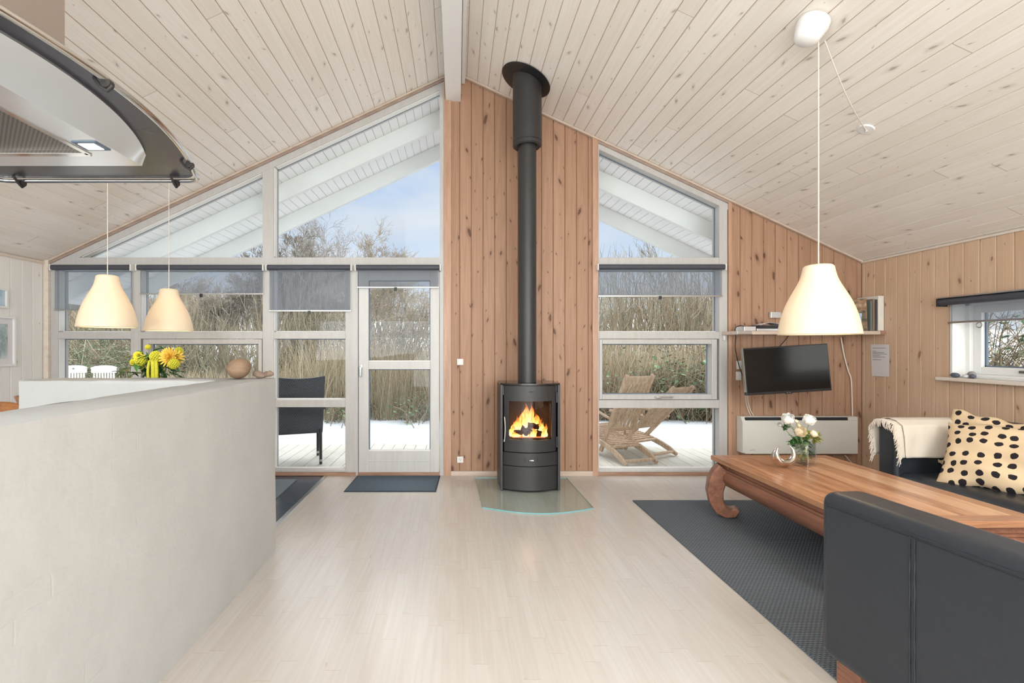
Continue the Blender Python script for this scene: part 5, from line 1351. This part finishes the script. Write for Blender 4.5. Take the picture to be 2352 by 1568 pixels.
for a, b_, d in (((330, 850), (316, 846), 0), ((392, 852), (418, 852), 1), ((388, 856), (412, 862), 1), ((352, 806), (368, 800), 1), ((330, 812), (318, 806), 0)):
    A = Q(*a, 3.66); B_ = Q(*b_, 3.66); leaf(mb, A, B_-A, (B_-A).length*1.3, .035, d, .1)
for i in range(16):
    c = Q(random.uniform(330, 385), random.uniform(845, 868), 3.68); mb.tube([c, (bx+random.uniform(-.04, .04), by+random.uniform(-.04, .04), .95)], .003, 5, 0)
mb.build('foliage', [M['leaf'], M['leafd'], M['leafy']], bq, smooth=60)

# ------------------------------------------------------------------ outside: roof overhang, deck, snow, plants
mb = MB()
for sgn in (1, -1):
    LE = 4.78/CA
    boards(mb, 0, LE, lambda u, v, d: (AX+sgn*(u*CA+0)-d*SA*sgn, v, AZ+.0-u*SA-d*CA), D+.16, 6.46, pitch=.098, g=.004, dep=.008)
n0 = len(mb.f)
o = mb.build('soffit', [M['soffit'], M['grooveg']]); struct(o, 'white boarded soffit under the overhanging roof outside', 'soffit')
rf = thing('roof', 'pitched roof over the house', 'roof', (0, 3, AZ), kind='structure')
mb = MB()
mb.xz([(AX, AZ+.02), (AX+4.85, AZ+.02-4.85*SL), (AX+4.85, AZ+.2-4.85*SL), (AX, AZ+.3)], YB-.3, 6.47); mb.xz([(AX, AZ+.02), (AX-4.85, AZ+.02-4.85*SL), (AX-4.85, AZ+.2-4.85*SL), (AX, AZ+.3)], YB-.3, 6.47)
mb.build('roof_slab', M['rafter'], rf)
for y in (5.48, 6.38):
    for s_ in (1, -1):
        mb = MB(); mb.xz([(AX, AZ-.002), (AX+s_*4.78, AZ-.002-4.78*SL), (AX+s_*4.78, AZ-.205-4.78*SL), (AX, AZ-.205)], y, y+.055); mb.build('rafter', M['rafter'], rf)
ZD = -.04
mb = MB(); i = 0; x = -6.5
while x < 6.5:
    mb.box(x+.003, x+.142, D+.17, 7.05, ZD-.03, ZD); x += .145
o = mb.build('deck', M['deck']); struct(o, 'weathered grey deck boards outside the windows', 'deck')
def gz(x, y):
    z = -.10
    if y > 7.0: z = -.075+min(.05, (y-7)*.2)
    if y > 13: z += (y-13)*.098
    return z + .02*noise.noise(Vector((x*.7, y*.7, 0)))*(1 if y > 7 else 0)
def gm_(u, v):
    x = -45+90*u; y = 3.0+57*v**1.8; return (x, y, gz(x, y)-(.06 if y < 7 else 0))
mb = MB(); mb.grid(gm_, 160, 120); o = mb.build('ground', M['snow'], smooth=60); struct(o, 'snow covered ground beyond the deck', 'ground')
# lumpy snow edge on the deck
mb = MB()
def se(u, v):
    x = -6.4+12.8*u; e = 6.62+.10*noise.noise(Vector((x*1.3, 0, 0)))+.05*noise.noise(Vector((x*5, 3, 0)))-(.28 if x > 2.0 else 0)*min(1, max(0, (x-2)/.8))
    y = e+(7.35-e)*v; z = ZD+.045*min(1, v*3.2)**.6+.008*noise.noise(Vector((x*4, y*4, 0)))
    return (x, y, z if v > 0 else ZD-.005)
mb.grid(se, 240, 14); o = mb.build('snow_edge', M['snow'], smooth=60); tag(o, 'thin layer of snow covering the outer edge of the deck', 'snow', kind='stuff')
M['reed1'] = simple('dry_reed', rgb(182, 168, 142), .8, var=.1); M['reed2'] = simple('brown_reed', rgb(142, 128, 104), .8, var=.1); M['reed3'] = simple('grey_reed', rgb(156, 154, 134), .8, var=.1)
M['bark'] = simple('grey_bark', rgb(140, 134, 124), .85, var=.2); M['twig'] = simple('twig_bark', rgb(146, 134, 114), .85, var=.2); M['twigd'] = simple('dark_twig', rgb(104, 96, 82), .85, var=.2)
M['bleaf'] = simple('bramble_leaf', rgb(122, 152, 112), .6, var=.3); M['bleafd'] = simple('dark_bramble_leaf', rgb(76, 104, 74), .6, var=.3)
random.seed(42)
mb = MB()
def reed(x, y, h, mi, lean=.12, wv=.008):
    z0 = gz(x, y)-.02; a = random.uniform(0, 2*PI); lx_, ly_ = random.gauss(0, lean)*h, random.gauss(0, lean*.6)*h
    w_ = Vector((math.cos(a)*wv, math.sin(a)*wv*.4, 0)); p0 = Vector((x, y, z0)); p1 = p0+Vector((lx_*.35, ly_*.35, h*.55)); p2 = p0+Vector((lx_, ly_, h))
    mb.add([p0-w_, p0+w_, p1+w_*.8, p1-w_*.8, p2+w_*.15, p2-w_*.15], [(0, 1, 2, 3), (3, 2, 4, 5)], mi)
for i in range(19000):
    x = random.uniform(-6.2, 8.5); y = 8.65+random.random()**1.6*4.2+.15*noise.noise(Vector((x*2, 0, 0)))
    h = random.uniform(.7, 1.55)*(1+.3*noise.noise(Vector((x*.8, y*.8, 5))))*(1 if x > -3.3 else .62)
    reed(x, y, h, random.choice((0, 0, 1, 1, 2)), .17, random.uniform(.003, .009))
for i in range(3600):                                     # bent short litter at the foot
    x = random.uniform(-6.2, 8.5); y = 8.55+random.random()*1.2; reed(x, y, random.uniform(.2, .8), random.choice((0, 1, 1, 2)), .6, random.uniform(.004, .010))
o = mb.build('reeds', [M['reed1'], M['reed2'], M['reed3']]); tag(o, 'dense stand of dry tan reeds behind the snow covered lawn', 'reeds', kind='stuff')
def branch(mb, p, d, L, r, depth, spread=.5, up=.15, mi=0, seg=3, kids=(2, 4), minr=.003):
    pts = [Vector(p)]; dd = Vector(d).normalized(); rs = [r]
    for i in range(seg):
        dd = (dd+Vector((random.gauss(0, .17), random.gauss(0, .17), random.gauss(0, .10)+up*.08))).normalized()
        pts.append(pts[-1]+dd*(L/seg)); rs.append(max(minr, r*(1-.55*(i+1)/seg)))
    mb.tube(pts, rs, 5 if r > .03 else 3, mi, caps=False)
    if depth <= 0: return
    for k in range(random.randint(*kids)):
        t = random.uniform(.3, 1.0); q = t*seg; i = min(int(q), seg-1); b0 = pts[i].lerp(pts[i+1], q-i)
        a = random.uniform(0, 2*PI); o_ = dd.orthogonal().normalized(); s_ = dd.cross(o_)
        nd = (dd+(o_*math.cos(a)+s_*math.sin(a))*spread*random.uniform(.7, 1.9)+Vector((0, 0, up*.6))).normalized()
        branch(mb, b0, nd, L*random.uniform(.5, .8), max(minr, r*.5*random.uniform(.7, 1.1)), depth-1, spread, up, mi, seg, kids, minr)
    if depth > 1: branch(mb, pts[-1], dd, L*.75, rs[-1], depth-1, spread, up, mi, seg, kids, minr)
def tree(px, y, py_top, label, rr=.10, depth=5, spread=.55, up=.2, frac=.32, mi='bark', kids=(3, 4), lean=0, minr=.004):
    x = X(px, y); z0 = gz(x, y); hh = Z(py_top, y)-z0
    r = thing('bare_tree', label, 'tree', (x, y, z0-.05), group='bare trees beyond the reeds')
    mb = MB(); tp = Vector((x, y, z0-.05)); k1 = Vector((x+lean*.3+random.uniform(-.1, .1), y, z0+hh*frac)); mb.tube([tp, tp.lerp(k1, .5)+Vector((random.uniform(-.06, .06), 0, 0)), k1], [rr, rr*.85, rr*.75], 8)
    mb.build('trunk', M[mi], r, smooth=60)
    mb = MB(); branch(mb, k1, (lean*.2, 0, 1), hh*.30, rr*.7, depth, spread, up, 0, 3, kids, minr)
    for k in range(4):
        a = random.uniform(0, 2*PI); branch(mb, tp.lerp(k1, random.uniform(.55, 1)), (math.cos(a)*.8, math.sin(a)*.5, .8), hh*.24, rr*.4, depth-1, spread, up, 0, 3, kids, minr)
    zs = [v[2] for v in mb.v]; top = max(zs); s_ = (z0+hh-k1.z)/(top-k1.z)
    mb.v = [(k1.x+(v[0]-k1.x)*s_**.6, k1.y+(v[1]-k1.y)*s_**.6, k1.z+(v[2]-k1.z)*s_) for v in mb.v]
    mb.build('branches', M[mi], r); return r
tree(515, 14, 600, 'spreading bare tree behind the widest roller blind', .17, 6, .75, .12, .42, 'bark', (3, 4), minr=.006)
tree(800, 17, 450, 'tall thin bare birch against the sky in the upper window', .08, 6, .62, .28, .30, 'bark', (2, 4), minr=.005)
tree(668, 15, 515, 'bare tree at the left edge of the upper middle pane', .08, 6, .5, .25, .36, 'twigd', (3, 3), minr=.006)
tree(722, 18, 548, 'dense bare tree just left of the tall birch', .10, 5, .85, .12, .4, 'twig', (3, 4), minr=.006)
tree(855, 19, 515, 'low bare tree right of the tall birch', .06, 6, .6, .25, .36, 'twig', (2, 4), minr=.006)
tree(430, 19, 598, 'bare tree seen between the two dining lamps', .10, 5, .6, .2, .4, 'twig', (3, 4), minr=.008)
tree(590, 17, 598, 'bare tree at the right edge of the widest blind', .10, 5, .6, .2, .4, 'twigd', (3, 4), minr=.007)
tree(1440, 14, 548, 'bare sapling at the left of the window beside the stove', .05, 4, .4, .35, .3, 'twig', (2, 3))
tree(1500, 15, 540, 'tallest bare sapling beyond the window beside the stove', .06, 5, .4, .35, .3, 'twigd', (2, 3))
tree(1590, 14, 572, 'bare sapling at the right of the window beside the stove', .05, 4, .4, .35, .3, 'twig', (2, 3))
tree(250, 15, 640, 'low bare tree behind the left dining lamp', .09, 5, .8, .05, .4, 'twig', (3, 4), minr=.007)
tree(180, 13, 650, 'low bare tree at the left end of the big window', .08, 5, .9, .0, .35, 'twig', (3, 4), minr=.007)
# thickets: dense stands of thin upright stems
def thicket(px0, px1, y, top, n, name, label, cols, arch=.15, minh=.5):
    mb = MB(); xa, xb = X(px0, y), X(px1, y)
    for i in range(n):
        x = random.uniform(xa, xb); yy = y+random.uniform(-.8, .8); z0 = gz(x, yy); h = (Z(top, y)-z0)*random.uniform(minh, 1.05)
        p = Vector((x, yy, z0)); d = Vector((random.gauss(0, arch), random.gauss(0, arch*.5), 1)).normalized(); mi = random.randrange(len(cols))
        pts = [p]; rs = [.011]
        for k in range(4):
            d = (d+Vector((random.gauss(0, arch*.5), 0, 0))).normalized(); pts.append(pts[-1]+d*h/4); rs.append(.011*(1-k*.22))
        mb.tube(pts, rs, 3, mi, caps=False)
        for k in range(5):
            q = pts[random.randint(1, 4)]; a = random.uniform(-1, 1); mb.tube([q, q+Vector((a*.22, 0, .2)), q+Vector((a*.3, 0, .5))], [.006, .005, .003], 3, mi, caps=False)
    o = mb.build(name, [M[c] for c in cols]); tag(o, label, 'brushwood', kind='stuff')
thicket(1340, 1760, 12.5, 615, 620, 'brushwood', 'tall thicket of bare upright stems beyond the window right of the stove', ('twig', 'twigd', 'reed3', 'reed2'), .12, .45)
thicket(620, 800, 13.0, 640, 330, 'brushwood', 'thicket of bare stems left of the terrace door', ('twig', 'twigd', 'reed3'), .14, .5)
thicket(120, 470, 12.0, 700, 620, 'brushwood', 'tangled low brushwood beyond the left windows', ('twig', 'reed3', 'twigd'), .5, .6)
thicket(440, 640, 12.0, 775, 260, 'brushwood', 'low snowy brush right of the yellow bouquet', ('reed3', 'twig'), .4, .6)
# bushes
def bush(px, y, w_, h, label, nb, cols, leafs=0, lsz=.05, name='bush', cat='bush', dens=1.0, arch=.8):
    x = X(px, y); z0 = gz(x, y); r = thing(name, label, cat, (x, y, z0), group=None)
    mb = MB(); pts_ = []
    for i in range(nb):
        a = random.uniform(0, 2*PI); d = Vector((math.cos(a)*arch*random.random(), math.sin(a)*arch*.6*random.random(), 1)).normalized()
        p = Vector((x+random.gauss(0, w_*.22), y+random.gauss(0, .25), z0)); pp = [p]; L = h*random.uniform(.5, 1.1)
        for k in range(5):
            d = (d+Vector((random.gauss(0, .28), random.gauss(0, .2), -.10*k*arch*.5))).normalized(); pp.append(pp[-1]+d*L/5)
        mb.tube(pp, [.009, .008, .007, .006, .005, .003], 3, random.randrange(len(cols)), caps=False); pts_ += pp[1:]
        for k in range(4):
            q = random.choice(pp[1:]); e_ = Vector((random.gauss(0, 1), random.gauss(0, .5), random.gauss(.2, .7))).normalized()*h*.22; mb.tube([q, q+e_*.5+Vector((0, 0, .02)), q+e_], [.005, .004, .002], 3, random.randrange(len(cols)), caps=False); pts_.append(q+e_)
    mb.build('twigs', [M[c] for c in cols], r)
    if leafs:
        mb = MB()
        for i in range(leafs):
            q = random.choice(pts_)+Vector((random.gauss(0, .05), random.gauss(0, .05), random.gauss(0, .04))); leafq = Vector((random.uniform(-1, 1), random.uniform(-1, .6), random.uniform(-.3, .5))).normalized()
            s_ = leafq.cross(Vector((random.uniform(-.3, .3), random.uniform(-.3, .3), 1))).normalized()*lsz*.38; L = leafq*lsz*random.uniform(.6, 1.3)
            mb.add([q, q+L*.5+s_, q+L, q+L*.5-s_], [(0, 1, 2, 3)], random.randrange(2))
        mb.build('leaves', [M['bleaf'], M['bleafd']], r)
bush(905, 11.5, 1.3, 2.75, 'tall dense bush with fine dark twigs behind the terrace door', 420, ('twigd', 'bark', 'twig'), 500, .05, arch=.5)
bush(1560, 8.9, 1.2, 1.15, 'leafy bramble with pale green leaves behind the rear lounger', 170, ('twig', 'reed2'), 1300, .09)
bush(1470, 9.1, 1.0, 1.2, 'bramble with sparse leaves above the upright lounger back', 120, ('twig', 'reed2'), 600, .08)
bush(1390, 8.8, .7, 1.0, 'small bramble at the left edge of the right window', 60, ('twig', 'reed2'), 240, .07)
bush(1630, 8.9, 1.0, 1.4, 'twiggy bramble at the right edge of the right window', 160, ('twigd', 'reed2'), 700, .075)
bush(958, 8.55, .5, .55, 'small green bramble low behind the door pane', 40, ('twig',), 170, .07)
bush(790, 8.5, .9, .45, 'low green bramble right of the black rattan chair', 50, ('twig',), 160, .07)
bush(230, 9.8, 2.2, 1.75, 'large tangled bush behind the snowy garden chairs', 420, ('twig', 'reed3', 'twigd', 'bleafd'), 900, .06, arch=1.3)
bush(160, 10.2, 1.6, 1.7, 'grey green bush at the far left of the big window', 260, ('twig', 'reed3', 'bleafd'), 600, .06, arch=1.3)
bush(305, 10.6, 1.6, 1.5, 'twiggy bush beyond the yellow bouquet', 220, ('twig', 'reed3'), 300, .05, arch=1.2)
# bush outside the small right window
def side_bush():
    r = thing('bush', 'brown and green bush outside the small right wall window', 'bush', (6.0, 5.2, -.1)); mb = MB(); ml = MB()
    for i in range(1700):
        p = Vector((random.uniform(5.7, 7.4), random.uniform(3.2, 6.6), -.1)); d = Vector((abs(random.gauss(0, .4))-.1, random.gauss(0, .5), 1)).normalized(); pp = [p]; L = random.uniform(1.4, 2.5)
        for k in range(6): d = (d+Vector((random.gauss(0.05, .2), random.gauss(0, .3), -.04*k))).normalized(); pp.append(Vector((max(5.05, (pp[-1]+d*L/6).x), (pp[-1]+d*L/6).y, (pp[-1]+d*L/6).z)))
        mb.tube(pp, [.010, .009, .008, .006, .005, .004, .002], 3, random.randrange(3), caps=False)
        for k in range(3):
            q = random.choice(pp[2:]); L_ = Vector((random.uniform(-1, 1), random.uniform(-1, 1), random.uniform(-.4, .4))).normalized()*.08; s_ = L_.cross(Vector((random.random(), 0, 1))).normalized()*.022
            ml.add([q, q+L_*.5+s_, q+L_, q+L_*.5-s_], [(0, 1, 2, 3)], random.randrange(2))
    mb.build('twigs', [M['twig'], M['twigd'], M['reed2']], r); ml.build('leaves', [M['bleaf'], M['bleafd']], r)
side_bush()
# background hedge line far away
mb = MB()
for i in range(1500):
    x = random.uniform(-34, 26); y = 34+random.uniform(-2, 2); z0 = gz(x, y); h = random.uniform(1.5, 3.6)*(1+.4*noise.noise(Vector((x*.2, 0, 0)))); d = random.gauss(0, .18)
    mb.tube([(x, y, z0), (x+d*h*.5, y, z0+h*.5), (x+d*h, y, z0+h)], [.05, .04, .012], 3, random.randrange(3), caps=False)
    for k in range(3): t = random.uniform(.3, .9); a = random.gauss(0, 1); mb.tube([(x+d*h*t, y, z0+h*t), (x+d*h*t+a*.5, y, z0+h*t+.7)], [.02, .008], 3, random.randrange(3), caps=False)
o = mb.build('distant_hedge', [M['twig'], M['twigd'], M['bark']]); tag(o, 'distant line of bare trees across the snowy field', 'hedge', kind='stuff')

# black rattan chair on the deck
rc = thing('rattan_chair', 'black woven rattan armchair on the deck left of the terrace door', 'chair', (-1.86, 5.66, ZD), math.radians(20))
def shell(u, v):    # u across, v up ; local -y is the back
    a = 2*u-1; z = .36+.62*v; w_ = .255+.02*v; x = a*w_; y = -.235-.07*v+.05*a*a*(.4+v*.6); return (x, y, z+.022*a*a*v)
mb = MB(); mb.grid(shell, 20, 16); mb.build('backrest', M['rattan'], rc, smooth=60, solid=.035, local=True)
mb = MB(); mb.box(-.25, .25, -.24, .25, .35, .45); mb.build('seat', M['rattan'], rc, bevel=.02, seg=3, smooth=50, local=True)
for s_ in (-1, 1):
    mb = MB(); mb.box(s_*.27-.028, s_*.27+.028, -.23, .26, .615, .645); mb.box(s_*.265-.02, s_*.265+.02, -.22, .25, .44, .62) if False else mb.box(s_*.265-.015, s_*.265+.015, .20, .25, .40, .62); mb.build('armrest', M['rattan'], rc, bevel=.01, local=True)
    for yy, sp in ((-.235, -.02), (.215, .0)):
        mb = MB(); mb.tube([(s_*.235, yy, .40), (s_*.235, yy+sp, .002)], [.018, .016], 10); lg_ = mb.build('leg', M['blackp'], rc, smooth=50, local=True)
        mb = MB(); mb.tube([(s_*.235, yy+sp*.9, .03), (s_*.235, yy+sp*.9, .055)], .0195, 10); mb.build('metal_ring', M['metal'], lg_, local=True)

# folding teak loungers
def lounger(x, y, ang_, bt, bb, label):
    """f = forward axis; local x = width (0..w), local y = forward; bt=(s,z) back top, bb=(s,z) back bottom"""
    r = thing('wooden_lounger', label, 'lounger', (x, y, ZD), ang_, group='folding wooden loungers on the deck'); w_ = .44
    def strip(name, pts, xa, xb, th, par=r, bev=.004):
        """pts profile (s,z) centreline; thickness th; extruded in x"""
        K = len(pts); up = []; dn = []
        for i in range(K):
            a = pts[max(i-1, 0)]; b_ = pts[min(i+1, K-1)]; tx, tz = b_[0]-a[0], b_[1]-a[1]; L = math.hypot(tx, tz); n = (-tz/L, tx/L)
            t_ = th if not isinstance(th, (list, tuple)) else th[i]
            up.append((pts[i][0]+n[0]*t_/2, pts[i][1]+n[1]*t_/2)); dn.append((pts[i][0]-n[0]*t_/2, pts[i][1]-n[1]*t_/2))
        mb = MB(); vs = []
        for x_ in (xa, xb):
            for i in range(K): vs.append((x_, up[i][0], up[i][1])); vs.append((x_, dn[i][0], dn[i][1]))
        fs = []; N = 2*K
        for i in range(K-1):
            a = 2*i; fs += [(a, a+2, a+3, a+1), (N+a, N+a+1, N+a+3, N+a+2), (a, N+a, N+a+2, a+2), (a+1, a+3, N+a+3, N+a+1)]
        fs += [(0, 1, N+1, N), (N-2, 2*N-2, 2*N-1, N-1)]
        mb.add(vs, fs); return mb.build(name, M['teak'], par, bevel=bev, local=True)
    leg = [(-.005, .022), (.10, .075), (.20, .115), (.30, .145), (.42, .175), (.60, .205), (.80, .235), (.98, .27)]
    lt = [.035, .06, .062, .062, .058, .052, .048, .045]
    for x_ in (0, w_-.03): strip('curved_leg', leg, x_, x_+.03, lt)
    d = Vector((bt[0]-bb[0], bt[1]-bb[1])); L = d.length; d /= L
    P_ = lambda t: (bb[0]+d.x*L*t, bb[1]+d.y*L*t)
    for x_ in (.034, w_-.064): strip('back_post', [P_(-.12), P_(1.02)], x_, x_+.03, .05)
    strip('top_rail', [P_(.90), P_(1.0)], .06, w_-.06, .022); strip('lower_rail', [P_(.20), P_(.25)], .06, w_-.06, .022)
    for k in range(6):
        x_ = .072+k*(w_-.144-.034)/5; strip('back_slat', [P_(.24), P_(.91)], x_, x_+.034, .012, bev=0)
    for k in range(13):
        s_ = .34+k*.05; z = .158+(s_-.34)*.17+.028
        mb = MB(); mb.box(.03, w_-.03, s_-.016, s_+.016, z-.008, z+.008); mb.build('seat_slat', M['teak'], r, local=True)
    for s_, z in ((.29, .165), (.05, .05)): mb = MB(); mb.box(.03, w_-.03, s_-.03, s_+.03, z-.010, z+.012); mb.build('cross_rail', M['teak'], r, local=True, bevel=.003)
    for x_ in (-.035, w_+.0):
        mid = P_(.38); mb = MB(); mb.tube([(x_+.018, mid[0]-.04, mid[1]+.02), (x_+.018, mid[0]+.22, mid[1]+.075), (x_+.018, mid[0]+.48, mid[1]+.06)], [.016, .018, .016], 8); mb.build('armrest', M['teak'], r, smooth=40, local=True)
        mb = MB(); mb.tube([(x_+.018, mid[0]+.34, mid[1]+.06), (x_+.018, .62, .21)], .013, 8); mb.build('arm_support', M['teak'], r, smooth=40, local=True)
    for x_ in (.05, w_-.08): strip('front_leg', [P_(-.10), (bb[0]+.42, .012)], x_, x_+.026, .04)
lounger(1.86, 5.36, math.radians(17), (.03, 1.0), (.48, .17), 'upright wooden lounger nearer to the stove, left of the pair outside')
lounger(2.30, 5.68, math.radians(29), (-.24, .86), (.42, .20), 'further reclined wooden lounger, right of the pair outside')

# snowy garden chairs far left
def gchair(px, y, label):
    x = X(px, y); r = thing('garden_chair', label, 'chair', (x, y, gz(x, y)+.0), .2, group='white garden chairs in the snow')
    mb = MB()
    for k in range(8): mb.box(-.17+k*.045, -.145+k*.045, -.012, .012, .40, .90)
    mb.box(-.20, .20, -.018, .018, .86, .93); mb.box(-.20, .20, -.02, .02, .38, .43); mb.build('slatted_back', M['white'], r, bevel=.004, local=True)
    mb = MB(); mb.box(-.2, .2, 0, .42, .38, .42); mb.build('seat', M['white'], r, bevel=.006, local=True)
    for a in ((-.19, 0), (.16, 0), (-.19, .38), (.16, .38)): mb = MB(); mb.box(a[0], a[0]+.03, a[1], a[1]+.03, -.0, .40); mb.build('leg', M['white'], r, local=True)
    mb = MB(); mb.ball((0, 0, .945), 1, 16, 8, sc=(.22, .05, .045)); mb.v = [tuple(Vector(p)+noise.noise_vector(Vector(p)*14)*.015) for p in mb.v]; mb.build('snow_cap', M['snow'], r, smooth=70, local=True)
gchair(170, 8.6, 'white slatted garden chair with snow on top, leftmost outside'); gchair(239, 8.7, 'white slatted garden chair with snow on top, right of the pair outside')
